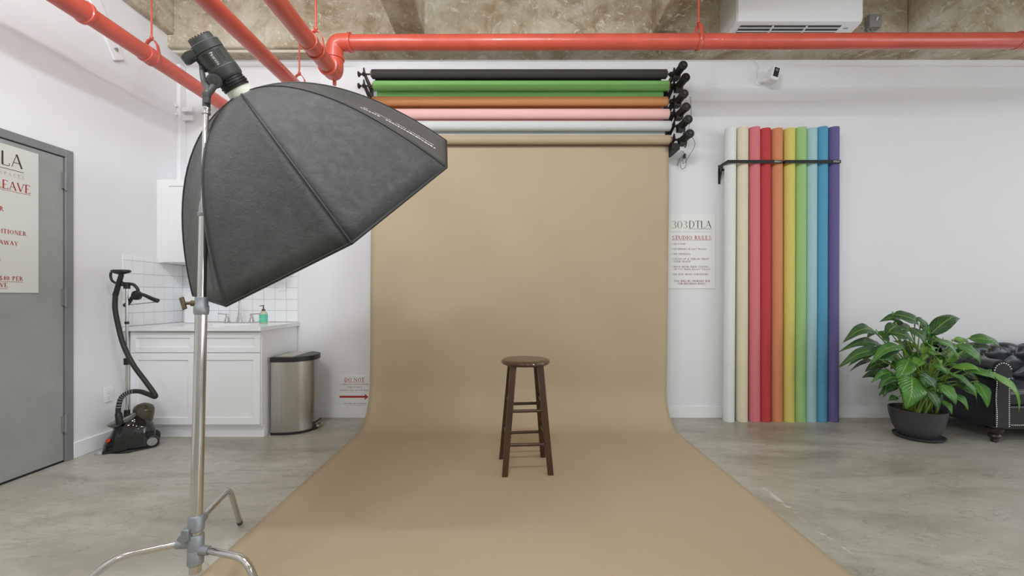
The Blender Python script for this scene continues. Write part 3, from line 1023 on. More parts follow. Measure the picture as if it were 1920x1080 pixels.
t = thing('warning_sign', on_wall(664, 767), 'small white notice with a red arrow left of the tan backdrop', 'sign')
a, b = on_wall(635, 766), on_wall(697, 704)
bx('board', 'signw', t, a.x, b.x, SY, WB, a.z, b.z, bev=0.001)
line(t, 'DO NOT', 646.3, 683, 715.4, 7, 'inkred', bold=1.1)
rule(t, 646, 684, 716.8, 0.6, 'inkred')
line(t, 'LOWER BACKDROP BELOW', 638, 691.5, 721.8, 2.8, 'inkbrown')
line(t, 'THIS POINT', 651.5, 679, 727.6, 3.3, 'inkbrown')
line(t, 'WITHOUT SIGN ON PURCHASE', 638, 691, 733, 2.8, 'inkbrown')
line(t, 'YOU WILL BE CHARGED', 644, 687, 758, 2.8, 'inkbrown')
line(t, 'FOR THE BACKDROP', 648, 683, 762.6, 2.8, 'inkbrown')
ar = MB()
pts = [on_wall(x, y) for x, y in ((636.8, 742), (684, 742), (684, 738.4), (691, 744), (684, 750), (684, 745.8), (636.8, 745.8))]
ar.add(pts, [(0, 1, 5, 6), (2, 3, 4)])
ar.build('arrow', 'inkred', t, smooth=False, fix=False)

# sign on the steel door
DX = LX + 0.006
t = thing('door_sign', (DX, 2.55, 1.19), 'tall white notice with red capitals on the grey door', 'sign')
bx('board', 'signg', t, LX, DX, 2.20, 2.841, 1.19, 2.115, bev=0.001)


def dline(s, yr, z, h, ink, bold=1.0, serif=True, track=0.12, under=False, xs=1.0):
    mb = MB()
    wd = text(mb, s, h, (DX + 0.0009, yr, z), (0, 1, 0), (0, 0, 1), 'r', track, bold, serif, xs=xs)
    if under:
        z -= 0.008
        ul = MB()
        ul.add([(DX + 0.0009, yr - wd, z), (DX + 0.0009, yr, z), (DX + 0.0009, yr, z - 0.002), (DX + 0.0009, yr - wd, z - 0.002)], [(0, 1, 2, 3)])
    mb.build('lettering', ink, t, smooth=False, fix=False)
    if under:
        ul.build('underline', ink, t, smooth=False, fix=False)


dline('DTLA', 2.749, 1.985, 0.085, 'inkdark', bold=0.8, serif=False, track=0.05)
mb = MB()
mb.add([(DX + 0.0009, 2.45, 1.966), (DX + 0.0009, 2.752, 1.966), (DX + 0.0009, 2.752, 1.963), (DX + 0.0009, 2.45, 1.963)], [(0, 1, 2, 3)])
mb.build('underline', 'inkdark', t, smooth=False, fix=False)
dline('PRODUCTION SPACES', 2.755, 1.923, 0.021, 'inkgrey', track=0.45)
dline('LEAVE', 2.793, 1.838, 0.052, 'inkred', under=True, track=0.06)
dline('OR', 2.644, 1.695, 0.028, 'inkred', bold=1.2)
dline('CONDITIONER', 2.768, 1.559, 0.027, 'inkred', bold=1.2)
dline('AWAY', 2.721, 1.489, 0.027, 'inkred', bold=1.2)
dline('&', 2.63, 1.387, 0.027, 'inkred', bold=1.2)
dline('$40 PER', 2.749, 1.268, 0.026, 'inkred', bold=1.2, under=True)
dline('OVE', 2.665, 1.225, 0.026, 'inkred', bold=1.2, under=True)

# ================================================================== STOOL
t = thing('bar_stool', (0.10, 2.917, 0.003), 'dark walnut wooden bar stool with round seat on the tan paper', 'stool')
SC = V((0.103, 2.917, 0))
MB().lathe([(0.706, 0.0), (0.706, 0.150), (0.711, 0.160), (0.722, 0.1665), (0.733, 0.163), (0.740, 0.152), (0.7415, 0.120), (0.739, 0.0)], SC, (0, 0, 1), 48).build('seat', 'seatwood', t)
FEET = [V((-0.036, 2.756, 0.004)), V((0.262, 2.778, 0.004)), V((0.2355, 3.085, 0.004)), V((-0.063, 3.052, 0.004))]
TOPS = [SC + (f - SC) * 0.60 for f in FEET]
for p in TOPS:
    p.z = 0.708
LEG = []
for f, tp in zip(FEET, TOPS):
    d = (tp - f).normalized()
    tx_ = V((1, 0.07, 0))
    tx_ = (tx_ - d * tx_.dot(d)).normalized()
    ty_ = d.cross(tx_).normalized()
    lg = MB()
    vs = []
    for p, hw in ((f, 0.0185), (tp, 0.021)):
        for i, j in ((-1, -1), (1, -1), (1, 1), (-1, 1)):
            q = p + tx_ * hw * i + ty_ * hw * 0.85 * j
            q.z = p.z
            vs.append(q)
    lg.add(vs, [(3, 2, 1, 0), (4, 5, 6, 7), (0, 1, 5, 4), (1, 2, 6, 5), (2, 3, 7, 6), (3, 0, 4, 7)])
    lg.build('leg', 'wood', t, bev=0.004)


def on_leg(i, z):
    k = (z - FEET[i].z) / (TOPS[i].z - FEET[i].z)
    return FEET[i].lerp(TOPS[i], k)


for i, j, zz in ((0, 1, 0.415), (0, 1, 0.200), (3, 2, 0.405), (3, 2, 0.195), (0, 3, 0.460), (0, 3, 0.245), (1, 2, 0.460), (1, 2, 0.245)):
    MB().cyl(on_leg(i, zz), on_leg(j, zz), 0.0105, seg=14).build('rung', 'wood', t)

# ================================================================== LIGHT STAND, STROBE, SOFTBOX
CB = V((-1.182, 1.60, 0.134))
CT = V((-1.204, 1.69, 1.966))
t = thing('light_stand', (CB.x, CB.y, 0), 'chrome light stand with three bent legs left of the tan backdrop', 'light stand')


def col(z):
    return CB.lerp(CT, (z - CB.z) / (CT.z - CB.z))


MB().cyl(col(0.134), col(1.12), 0.0203, seg=28).build('lower_column', 'chrome', t)
MB().cyl(col(1.10), col(1.50), 0.0152, seg=24).build('middle_column', 'chrome', t)
MB().cyl(col(1.47), col(1.895), 0.0102, seg=20).build('upper_column', 'chrome', t)
MB().cyl(col(1.885), col(1.98), 0.0080, seg=20).build('stud', 'chrome', t)
ax = (CT - CB).normalized()
cl = MB()
cl.lathe([(0, 0.0225), (0.010, 0.0255), (0.034, 0.0255), (0.038, 0.0225), (0.066, 0.0222), (0.069, 0.0185)], col(1.097), ax, 28)
c1 = cl.build('lower_collar', 'cast', t)
kn = MB()
k0 = col(1.142)
kn.cyl(k0 + V((0.0, -0.005, 0)), k0 + V((-0.033, -0.012, 0)), 0.0115, seg=12)
kn.cyl(k0 + V((-0.02, 0, 0)), k0 + V((-0.055, -0.01, 0)), 0.006, seg=12)
kd = V((-0.35, 0.1, 0.9)).normalized()
kn.obox(k0 + V((-0.062, -0.012, 0.0)), kd, kd.cross(V((0, 1, 0))).normalized(), V((0, 1, 0)), 0.025, 0.008, 0.005)
kn.build('tightening_knob', 'pump', c1, bev=0.003)
cl = MB()
cl.lathe([(0, 0.0175), (0.004, 0.020), (0.014, 0.020), (0.018, 0.0165), (0.040, 0.0165), (0.043, 0.0145), (0.056, 0.0145), (0.060, 0.0125)], col(1.480), ax, 24)
cl.build('middle_collar', 'cast', t)
cl = MB()
cl.lathe([(0, 0.012), (0.003, 0.0155), (0.010, 0.0155), (0.013, 0.013), (0.018, 0.013), (0.021, 0.015), (0.028, 0.015), (0.031, 0.011)], col(1.886), ax, 24)
cl.build('upper_collar', 'chrome', t)
# hub castings and bent legs
hubs = [(0.318, V((-0.01, 0.03, 0)), [P(379, 970, 1.66), P(431, 917, 2.00), P(451, 984, 2.186)]),
        (0.248, V((-0.03, -0.01, 0)), [P(342, 1018, 1.605), P(213, 1046, 1.50), P(120, 1130, 1.44)]),
        (0.196, V((0.03, -0.01, 0)), [P(386, 1031, 1.605), P(462, 1047, 1.52), P(508, 1165, 1.47)])]
for hz, off, pth in hubs:
    hb = MB()
    c = col(hz)
    hb.lathe([(-0.034, 0.0235), (-0.03, 0.027), (0.022, 0.027), (0.027, 0.0235)], c, ax, 24)
    p0, p1 = pth[0], pth[1]
    d = (p1 - p0).normalized()
    s0 = V((c.x, c.y, p0.z))
    hb.cyl(s0 - d * 0.005, p0 + d * 0.018, 0.0195, 0.0165, seg=18)
    hb.cyl(p0 + V((0, -0.022, 0)), p0 + V((0, 0.022, 0)), 0.005, seg=10)
    hb.build('hub', 'cast', t, bev=0.002)
    foot = pth[2].copy()
    foot.z = max(foot.z, 0.0)
    if foot.z < 0.02 or True:
        # stretch the last segment exactly to the floor
        dd = (pth[2] - pth[1])
        k = (pth[1].z - 0.013) / (pth[1].z - pth[2].z) if pth[1].z - pth[2].z > 0.01 else 1
        foot = pth[1] + dd * k
    path = fillet([p0 - d * 0.01, p1, foot], 0.055, 8)
    lg = MB().tube(path, 0.0122, 14).build('leg', 'chrome', t)
    e = (foot - pth[1]).normalized()
    MB().cyl(foot - e * 0.02, foot + e * 0.002, 0.0132, seg=14).build('foot_cap', 'strobe', lg)
hb = MB()
hb.obox(col(0.285) + V((-0.018, -0.02, 0)), (1, 0, 0), (0, 1, 0), (0, 0, 1), 0.014, 0.016, 0.022)
hb.obox(col(0.275) + V((-0.036, -0.018, -0.012)), V((0.8, 0, -0.6)), (0, 1, 0), V((0.6, 0, 0.8)), 0.018, 0.006, 0.012)
hb.build('hub_lock', 'cast', t, bev=0.003)

# softbox pose (fitted to the photograph's rim corners)
AX = V((0.4091, 0.5190, -0.7505)).normalized()
CC = V((-0.918, 2.1587, 1.593))
RR, HH, ROLL = 0.7244, 0.5948, 1.0699
U = AX.cross(V((0, 0, 1))).normalized()
W = U.cross(AX).normalized()
APEX = CC - AX * HH
R_IN = 0.056


def rib(k, s):
    """point on rib k at s in 0..1 from collar to rim"""
    a = 2 * s * (1 - s) * 0.074 * HH + s * s * HH
    r = (1 - s) ** 2 * R_IN + 2 * s * (1 - s) * 0.5704 * RR + s * s * RR
    an = ROLL + k * PI / 4
    return APEX + AX * a + (U * math.cos(an) + W * math.sin(an)) * r


t = thing('softbox', tuple(APEX), 'large black octagonal softbox tilted over the light stand', 'softbox')
NSEG = 18
for k in range(8):
    def pan(u, v, k=k):
        p, q = rib(k, v), rib(k + 1, v)
        m_ = p.lerp(q, u)
        sag = 4 * u * (1 - u) * 0.020 * math.sin(PI * min(1, v * 1.02)) ** 0.8
        axp = APEX + AX * (m_ - APEX).dot(AX)
        rad = (m_ - axp).normalized()
        wr = 0.004 * math.sin(v * 23 + u * 9 + k) * math.sin(u * PI) * (1 - 0.5 * v)
        return m_ - rad * (sag - wr)
    pn = MB().grid(10, NSEG, pan).build('panel', 'fabric', t, solid=0.003, angle=80)
    MB().tube([rib(k, s / NSEG) for s in range(NSEG + 1)], 0.0055, 8).build('rib_seam', 'strobe_d', t)
    # folded hem at the rim
    hm = MB()
    p, q = rib(k, 1.0), rib(k + 1, 1.0)
    hm.tube([p, p.lerp(q, 0.5), q], 0.006, 8)
    hm.build('rim_hem', 'strobe_d', t)
df = MB()
inset = 0.03
df.add([CC - AX * inset + (U * math.cos(ROLL + k * PI / 4) + W * math.sin(ROLL + k * PI / 4)) * (RR - 0.034) for k in range(8)], [tuple(range(8))])
df.build('front_diffuser', 'diff', t, smooth=False)
# white lettering on one panel: two faint rows of print
ink = MB()
rnd = random.Random(3)
KP = 7


def panel_pt(k, u, v):
    p, q = rib(k, v), rib(k + 1, v)
    m_ = p.lerp(q, u)
    sag = 4 * u * (1 - u) * 0.020 * math.sin(PI * min(1, v * 1.02)) ** 0.8
    axp = APEX + AX * (m_ - APEX).dot(AX)
    rad = (m_ - axp).normalized()
    return m_ - rad * (sag - 0.0035)


PRINT = ink
TXT_OUT = []
# (row u centre, half height, v start, v end, marks)
for uc, hh, v0_, v1_, n_, fill in ((0.36, 0.022, 0.62, 0.955, 26, 0.82), (0.45, 0.011, 0.63, 0.76, 16, 0.7), (0.445, 0.013, 0.775, 0.825, 6, 0.8), (0.445, 0.013, 0.835, 0.945, 14, 0.75)):
    for i in range(n_):
        a = v0_ + (v1_ - v0_) * i / n_
        b = a + (v1_ - v0_) / n_ * fill * rnd.uniform(0.7, 1.1)
        h1 = hh * rnd.uniform(0.55, 1.0)
        TXT_OUT.append((uc - h1, uc + h1 * rnd.uniform(0.4, 1), a, b))
for ua, ub, va, vb in TXT_OUT:
    ink.add([panel_pt(KP, ua, va), panel_pt(KP, ua, vb), panel_pt(KP, ub, vb), panel_pt(KP, ub, va)], [(0, 1, 2, 3)])
ink.build('lettering', 'inkwhite', t, smooth=False, fix=False)

# strobe head on the softbox axis
B = -AX                                            # from the apex back along the head
SIDE = V((0, -1, 0)) - B * V((0, -1, 0)).dot(B)
SIDE.normalize()                                   # towards the camera
LEFT = B.cross(SIDE).normalized()
if LEFT.x > 0:
    LEFT = -LEFT
A0 = APEX + AX * 0.012
KS = 0.77
t = thing('studio_strobe', tuple(A0), 'charcoal studio flash head clamped on top of the light stand', 'studio flash')
MB().lathe([(0.0, 0.050), (0.0, 0.069), (0.066, 0.064), (0.068, 0.05)], A0, B, 36).build('white_collar', 'collar', t)
ringm = MB()
ringm.lathe([(0.055, 0.0550), (0.056, 0.0704), (0.066, 0.0726), (0.067, 0.0671), (0.071, 0.0671), (0.072, 0.0737), (0.080, 0.0748), (0.081, 0.0682), (0.085, 0.0682),
             (0.086, 0.0726), (0.092, 0.0715), (0.093, 0.0660), (0.098, 0.0660), (0.099, 0.0693), (0.106, 0.0682)], A0, B, 36)
rg = ringm.build('mount_ring', 'strobe_d', t)
MB().obox(A0 + B * 0.078 + SIDE * 0.060 + LEFT * 0.026, B, LEFT, SIDE, 0.022, 0.020, 0.008).build('release_lever', 'blackpl', rg, bev=0.003)
bd = MB()
bd.lathe([(0.104, 0.0522), (0.106, 0.0661), (0.112, 0.0742), (0.124, 0.0777), (0.166, 0.0777), (0.168, 0.0760), (0.250, 0.0748), (0.252, 0.0725), (0.254, 0.0766), (0.292, 0.0754), (0.296, 0.0696), (0.298, 0.0603)], A0, B, 40)
body = bd.build('body', 'strobe', t)
cap = MB()
cap.lathe([(0.29, 0.0580), (0.297, 0.0638), (0.318, 0.0621), (0.323, 0.0557), (0.324, 0.0)], A0, B, 40)
cap.build('rear_cap', 'strobe', t)
teeth = MB()
for k in range(22):
    a = 2 * PI * k / 22
    d = SIDE * math.cos(a) + LEFT * math.sin(a)
    tdir = B.cross(d)
    teeth.obox(A0 + B * 0.324 + d * 0.057, B, d, tdir, 0.003, 0.004, 0.0035)
teeth.build('vent_teeth', 'strobe', t)
# cooling slots beside the maker's name
for ang in (-38, -31, -24, -17, 17, 24, 31, 38):
    a = math.radians(ang + 12)
    d = SIDE * math.cos(a) - LEFT * math.sin(a)
    td = B.cross(d).normalized()
    MB().obox(A0 + B * 0.210 + d * 0.0755, B, td, d, 0.032, 0.0013, 0.0006).build('cooling_slot', 'gloss', t, smooth=False)
tx = MB()
a = math.radians(12)
dN = SIDE * math.cos(a) - LEFT * math.sin(a)
tU = (-LEFT * math.cos(a) - SIDE * math.sin(a)).normalized()
text(tx, 'Profoto', 0.017, A0 + B * 0.206 + dN * 0.0772 - tU * 0.007, -B, tU, 'c', 0.12, 1.3, False, width=0.062)
tx.build('lettering', 'inkwhite', t, smooth=False, fix=False)
# rear handle loop
hd = []
hA = A0 + B * 0.268 + SIDE * 0.052 + LEFT * 0.052
hB = A0 + B * 0.268 - SIDE * 0.052 + LEFT * 0.052
path = smooth_path([hA, hA + LEFT * 0.035 + B * 0.006, hA + LEFT * 0.066 + SIDE * -0.004 - B * 0.0, hA + LEFT * 0.082 - SIDE * 0.03 - B * 0.006,
                    hB + LEFT * 0.082 + SIDE * 0.03 - B * 0.006, hB + LEFT * 0.066, hB + LEFT * 0.035, hB], 6)
hm = MB()
vs, fs = [], []
for i, p in enumerate(path):
    tq = (path[min(i + 1, len(path) - 1)] - path[max(i - 1, 0)]).normalized()
    nn = B.cross(tq).normalized()
    for sb, sn in ((-1, -1), (1, -1), (1, 1), (-1, 1)):
        vs.append(p + B * 0.017 * sb + nn * 0.006 * sn)
for i in range(len(path) - 1):
    for k in range(4):
        fs.append((i * 4 + k, i * 4 + (k + 1) % 4, i * 4 + 4 + (k + 1) % 4, i * 4 + 4 + k))
fs += [(3, 2, 1, 0), tuple(len(vs) - 4 + k for k in range(4))]
hm.add(vs, fs).build('handle', 'strobe', t, bev=0.003)
# control panel on the lower left flank
cp = MB()
cp.obox(A0 + B * 0.215 + LEFT * 0.072, B, SIDE, LEFT, 0.036, 0.034, 0.010)
cpo = cp.build('control_panel', 'strobe_d', t, bev=0.004)
for i, (db, ds) in enumerate(((-0.018, 0.018), (-0.006, 0.018), (0.006, 0.018), (0.018, 0.018), (-0.012, -0.004), (0.008, -0.004))):
    MB().obox(A0 + B * (0.215 + db) + LEFT * 0.0835 + SIDE * ds, B, SIDE, LEFT, 0.004, 0.006, 0.0015).build('button', 'inkgrey', cpo)
# yoke, tilt knob and stand socket


def SK(p):
    return A0 + (p - A0) / KS


sock = SK(col(1.950))
pv = SK(P(402, 152, 1.735))
vd_ = (V((0, 0, H)) - P(402, 152, 1.735)).normalized()
yk = MB()
yk.cyl(pv - vd_ * 0.085, pv + vd_ * 0.002, 0.036, seg=28)
yk.tube(smooth_path([SK(P(377, 112, 1.77)), SK(P(379, 135, 1.75)), SK(P(383, 155, 1.735)), SK(P(389, 166, 1.715)), sock + V((0, 0, 0.02))], 4), [0.010 + 0.009 * i / 16 for i in range(17)], 12)
yk.tube(smooth_path([pv - vd_ * 0.012 + V((0, 0, -0.02)), SK(P(396, 168, 1.72)), sock + V((0, 0, 0.02))], 4), 0.017, 12)
yk.build('yoke', 'strobe', t)
MB().lathe([(0, 0.032), (0.008, 0.0325), (0.014, 0.030), (0.0145, 0.013), (0.019, 0.012), (0.0195, 0.0)], pv, vd_, 28).build('tilt_knob', 'strobe', t)
so = MB()
so.lathe([(0, 0.015), (0.003, 0.0175), (0.05, 0.0175), (0.056, 0.02), (0.07, 0.02)], sock + V((0, 0, -0.042)), ax, 20)
so.obox(sock + V((0.014, -0.012, -0.015)), (1, 0, 0), (0, 1, 0), (0, 0, 1), 0.012, 0.010, 0.014)
so.build('stand_socket', 'strobe', t, bev=0.002)
t.scale = (KS, KS, KS)

# ================================================================== KITCHENETTE
CX0, CX1, CY0 = -3.128, -2.045, 3.49
t = thing('base_cabinet', ((CX0 + CX1) / 2, 3.8, 0), 'white shaker base cabinet under the sink countertop', 'cabinet')
bx('body', 'cab', t, CX0, CX1, CY0 + 0.02, WB - 0.008, 0.10, 0.884, bev=0.002)
bx('plinth', 'cab', t, CX0, CX1, CY0 + 0.05, WB - 0.02, 0.0, 0.10, bev=0.002)


def shaker(name, parent, x0, x1, z0, z1, yf, st=0.055, d=0.02):
    fr = MB()
    fr.box(x0, x0 + st, yf, yf + d, z0, z1)
    fr.box(x1 - st, x1, yf, yf + d, z0, z1)
    fr.box(x0 + st, x1 - st, yf, yf + d, z0, z0 + st)
    fr.box(x0 + st, x1 - st, yf, yf + d, z1 - st, z1)
    o = fr.build(name, 'cab', parent, bev=0.0015)
    bx('inset_panel', 'cab', o, x0 + st - 0.002, x1 - st + 0.002, yf + 0.009, yf + d, z0 + st - 0.002, z1 - st + 0.002)
    return o


xm = -2.578
for a, b in ((CX0 + 0.02, xm - 0.002), (xm + 0.002, CX1 - 0.004)):
    shaker('drawer_front', t, a, b, 0.708, 0.872, CY0, 0.045)
    shaker('door', t, a, b, 0.118, 0.703, CY0, 0.058)
t = thing('countertop', (-2.57, 3.78, 0.886), 'white stone countertop on the base cabinet, carrying the faucet', 'countertop')
ct = MB()
sx0, sx1, sy0, sy1 = -2.72, -2.28, 3.56, 3.90
X0, X1, Y0, Y1 = WL + 0.007, -2.022, 3.455, WB - 0.013
ct.box(X0, X1, Y0, sy0, 0.886, 0.920)
ct.box(X0, X1, sy1, Y1, 0.886, 0.920)
ct.box(X0, sx0, sy0, sy1, 0.886, 0.920)
ct.box(sx1, X1, sy0, sy1, 0.886, 0.920)
ct.build('slab', 'quartz', t, bev=0.001)
sk = MB()
sk.box(sx0, sx1, sy0, sy1, 0.886, 0.889)
sk.build('sink_basin', 'whitepl', t)
FCX = -2.52
t = thing('faucet', (FCX, 3.97, 0.92), 'brushed nickel two handle faucet behind the sink', 'faucet')
bx('deck_plate', 'nickel', t, -2.655, -2.375, 3.94, 4.0, 0.920, 0.930, bev=0.004)
sp_ = MB()
sp_.lathe([(0, 0.026), (0.02, 0.024), (0.06, 0.014), (0.075, 0.014), (0.078, 0.012)], (FCX, 3.97, 0.93), (0, 0, 1), 20)
sp_.tube(smooth_path([(FCX, 3.97, 1.0), (FCX, 3.97, 1.14), (FCX, 3.945, 1.18), (FCX, 3.90, 1.19), (FCX, 3.86, 1.165), (FCX, 3.85, 1.13)], 6), 0.0095, 12)
sp_.build('spout', 'nickel', t)
for s in (-1, 1):
    hx = FCX + s * 0.115
    hn = MB()
    hn.lathe([(0, 0.026), (0.01, 0.024), (0.045, 0.014), (0.072, 0.012), (0.078, 0.0)], (hx, 3.97, 0.93), (0, 0, 1), 18)
    hn.obox((hx + s * 0.035, 3.965, 1.003), V((s, 0, 0.06)).normalized(), (0, 1, 0), V((-0.06 * s, 0, 1)).normalized(), 0.045, 0.010, 0.0045)
    hn.build('handle', 'nickel', t, bev=0.002)
sb = P(494, 602, 3.88)
SBX, SBY = sb.x, 3.88
t = thing('soap_bottle', (SBX, SBY, 0.92), 'mint green labelled pump soap bottle on the countertop', 'soap bottle')
MB().lathe([(0.0005, 0.0), (0.0005, 0.030), (0.004, 0.034), (0.085, 0.034), (0.10, 0.026), (0.115, 0.014), (0.117, 0.0)], (SBX, SBY, 0.92), (0, 0, 1), 28).build('bottle', 'soapclear', t)
lb = MB().lathe([(0.010, 0.0348), (0.084, 0.0348)], (SBX, SBY, 0.92), (0, 0, 1), 28).build('label', 'soap', t)
MB().lathe([(0, 0.006), (0.0015, 0.0)], (SBX - 0.012, SBY - 0.0335, 0.962), (-0.3, -1, 0), 12).build('label_mark', 'inkwhite', lb)
pm = MB()
pm.lathe([(0.112, 0.015), (0.130, 0.014), (0.134, 0.006), (0.160, 0.005), (0.162, 0.008), (0.166, 0.008)], (SBX, SBY, 0.92), (0, 0, 1), 16)
pm.cyl((SBX, SBY, 1.083), (SBX - 0.033, SBY - 0.004, 1.080), 0.0045, 0.003, seg=10)
pm.build('pump', 'pump', t)
# white towel box beside the faucet
t = tag(MB().box(-2.985, -2.885, 3.90, 3.99, 0.9205, 1.20).build('towel_box', 'whitepl', org=(-2.935, 3.945, 0.9205), bev=0.008),
        'plain white upright box on the countertop behind the light stand', 'box')
# wall cabinet
t = thing('wall_cabinet', (-2.56, 3.94, 1.467), 'white wall cabinet above the countertop beside the left wall', 'cabinet')
UX0, UX1, UY = -3.085, -2.05, 3.77
bx('body', 'cab', t, UX0, UX1, UY + 0.02, WB - 0.001, 1.467, 2.205, bev=0.002)
bx('filler_strip', 'cab', t, WL + 0.001, UX0, UY + 0.03, WB - 0.001, 1.467, 2.205)
um = (UX0 + UX1) / 2
shaker('door', t, UX0 + 0.003, um - 0.002, 1.470, 2.200, UY, 0.058)
shaker('door', t, um + 0.002, UX1 - 0.003, 1.470, 2.200, UY, 0.058)
# outlets


def outlet(c, right, nrm, label, n=2):
    c, right, nrm = V(c), V(right), V(nrm)
    up = V((0, 0, 1))
    t = thing('wall_outlet', tuple(c), label, 'outlet', 'wall outlets')
    MB().obox(c + nrm * 0.003, right, up, nrm, 0.036, 0.058, 0.003).build('cover_plate', 'whitepl', t, bev=0.002)
    for dz in (-0.021, 0.021):
        s = MB().obox(c + nrm * 0.007 + up * dz, right, up, nrm, 0.016, 0.014, 0.0015).build('socket', 'whitepl', t, bev=0.001)
        for dx in (-0.006, 0.006):
            MB().obox(c + nrm * 0.0087 + up * dz + right * dx, right, up, nrm, 0.001, 0.004, 0.0004).build('slot', 'greybox', s)


outlet((-2.185, WB - 0.0125, 1.275), (1, 0, 0), (0, -1, 0), 'white outlet plate on the tiled backsplash above the soap bottle')
outlet((WL + 0.0005, 3.34, 0.40), (0, 1, 0), (1, 0, 0), 'white outlet low on the left wall behind the garment steamer')

# ------------------------------------------------------------------ bin
BX0, BYC, BHD, BW = -2.012, 3.785, 0.205, 0.30
t = thing('step_bin', (BX0 + BW / 2, BYC, 0), 'brushed steel half round step bin beside the base cabinet', 'trash can')


def dshape(grow=0.0, n=28, x_in=0.0):
    pts = [(BX0 - grow + x_in, BYC + BHD + grow), (BX0 - grow + x_in, BYC - BHD - grow)]
    flat = 0.05
    for i in range(n + 1):
        a = -PI / 2 + PI * i / n
        ex = 2 / 2.3
        cxx = math.copysign(abs(math.cos(a)) ** ex, math.cos(a))
        syy = math.copysign(abs(math.sin(a)) ** ex, math.sin(a))
        pts.append((BX0 + flat + (BW - flat + grow) * cxx, BYC + (BHD + grow) * syy))
    return pts


up3 = lambda p, q, a: (p, q, a)
MB().prism(dshape(-0.002), 0.022, 0.615, up3).build('shell', 'steel', t, angle=30)
MB().prism(dshape(0.001), 0.0, 0.022, up3).build('base_ring', 'blackpl', t, angle=30)
ld = MB().prism(dshape(0.005), 0.612, 0.655, up3).build('lid', 'blackpl', t, angle=30, bev=0.004)
MB().prism([(BX0 + 0.02, BYC - BHD + 0.03), (BX0 + 0.02, BYC + BHD - 0.03), (BX0 + 0.175, BYC + BHD - 0.03), (BX0 + 0.175, BYC - BHD + 0.03)], 0.652, 0.659, up3).build('lid_panel', 'lidtan', ld)
pd = MB()
pd.obox((BX0 + BW + 0.003, BYC + 0.01, 0.03), (1, 0, 0), (0, 1, 0), (0, 0, 1), 0.028, 0.055, 0.010)
pdo = pd.build('pedal', 'steel', t, bev=0.004)
pr = MB()
pr.obox((BX0 + BW - 0.010, BYC - 0.056, 0.035), (1, 0, 0), (0, 1, 0), (0, 0, 1), 0.016, 0.010, 0.035)
pr.obox((BX0 + BW - 0.012, BYC + 0.01, 0.062), (1, 0, 0), (0, 1, 0), (0, 0, 1), 0.014, 0.064, 0.008)
pr.build('pedal_recess', 'blackpl', t, bev=0.002)

# ------------------------------------------------------------------ garment steamer
t = thing('garment_steamer', (-2.93, 3.28, 0), 'black upright garment steamer with hose beside the left wall', 'steamer')
N0, N1 = V((-3.055, 3.205, 0)), V((-2.815, 3.385, 0))
fw = (N1 - N0).normalized()
sd = V((fw.y, -fw.x, 0))
LB = (N1 - N0).length


def body(u, v):
    """u around (0..1), v along the length"""
    hts = [(0, 0.05), (0.08, 0.10), (0.25, 0.185), (0.42, 0.235), (0.6, 0.25), (0.8, 0.225), (0.95, 0.165), (1.0, 0.09)]
    wds = [(0, 0.045), (0.08, 0.075), (0.25, 0.10), (0.5, 0.112), (0.8, 0.105), (1.0, 0.06)]

    def ip(tab, x):
        for (a, p), (b, q) in zip(tab, tab[1:]):
            if x <= b:
                k = (x - a) / (b - a)
                k = k * k * (3 - 2 * k)
                return p + (q - p) * k
        return tab[-1][1]
    h_, w_ = ip(hts, v), ip(wds, v)
    a = PI * u
    cx_, sy_ = math.cos(a), math.sin(a)
    xw = w_ * math.copysign(abs(cx_) ** 0.7, cx_)
    zz = 0.012 + h_ * abs(sy_) ** 0.8
    return N0 + fw * (LB * v) + sd * xw + V((0, 0, zz))


gb = MB().grid(20, 22, body)
gb.uv = None
n0 = len(gb.v)
gb.f.append(tuple(range(21)))
gb.f.append(tuple(range(n0 - 21, n0)))
bo = gb.build('body', 'gloss', t, angle=50)
bs = MB()
bs.prism([(-0.08, 0.0), (-0.1, 0.12), (-0.1, 0.28), (0.1, 0.28), (0.1, 0.12), (0.08, 0.0)], 0.001, 0.020, lambda p, q, a: tuple(N0 + fw * q + sd * p + V((0, 0, a))))
bs.build('base_plate', 'blackpl', t)
# grey top saddle
tp = MB()
c = N0 + fw * 0.108 + sd * 0.022 + V((0, 0, 0.222))
tn = (V((0, 0, 1)) - fw * 0.5 + sd * 0.35).normalized()
tl = (fw - tn * fw.dot(tn)).normalized()
tp.lathe([(-0.03, 0.8), (0.0, 0.95), (0.012, 1.0), (0.02, 0.9), (0.021, 0.0)], (0, 0, 0), (0, 0, 1), 28)
for i, p in enumerate(tp.v):
    tp.v[i] = c + tl * (p.x * 0.095) + sd * (p.y * 0.062) + tn * (p.z * 1.0)
tp.build('top_saddle', 'steamgrey', t)
# water tank at the back
tk = MB()
tk.lathe([(0, 0.7), (0.02, 0.85), (0.07, 0.98), (0.11, 1.0), (0.135, 0.85), (0.15, 0.55), (0.158, 0.2), (0.159, 0.0)], (0, 0, 0), (0, 0, 1), 24)
c = N0 + fw * 0.228 + V((0, 0, 0.175))
for i, p in enumerate(tk.v):
    tk.v[i] = c + fw * (p.x * 0.068) + sd * (p.y * 0.062) + V((0, 0, p.z))
tk.build('water_tank', 'tank', t)
for s in (1, -1):
    wh = MB()
    wc = N0 + fw * 0.285 + sd * (0.085 * s) + V((0, 0, 0.045))
    wh.lathe([(-0.02, 0.030), (-0.018, 0.043), (0.010, 0.043), (0.014, 0.038), (0.014, 0.0)], wc, sd * s, 28)
    wo = wh.build('wheel', 'blackpl', t)
    MB().lathe([(0.012, 0.033), (0.017, 0.031), (0.018, 0.0)], wc, sd * s, 24).build('hub_cap', 'greybox', wo)
px_, py_ = -2.932, 3.262
MB().cyl((px_, py_, 0.25), (px_, py_, 0.300), 0.020, 0.018, seg=16).build('pole_socket', 'blackpl', t)
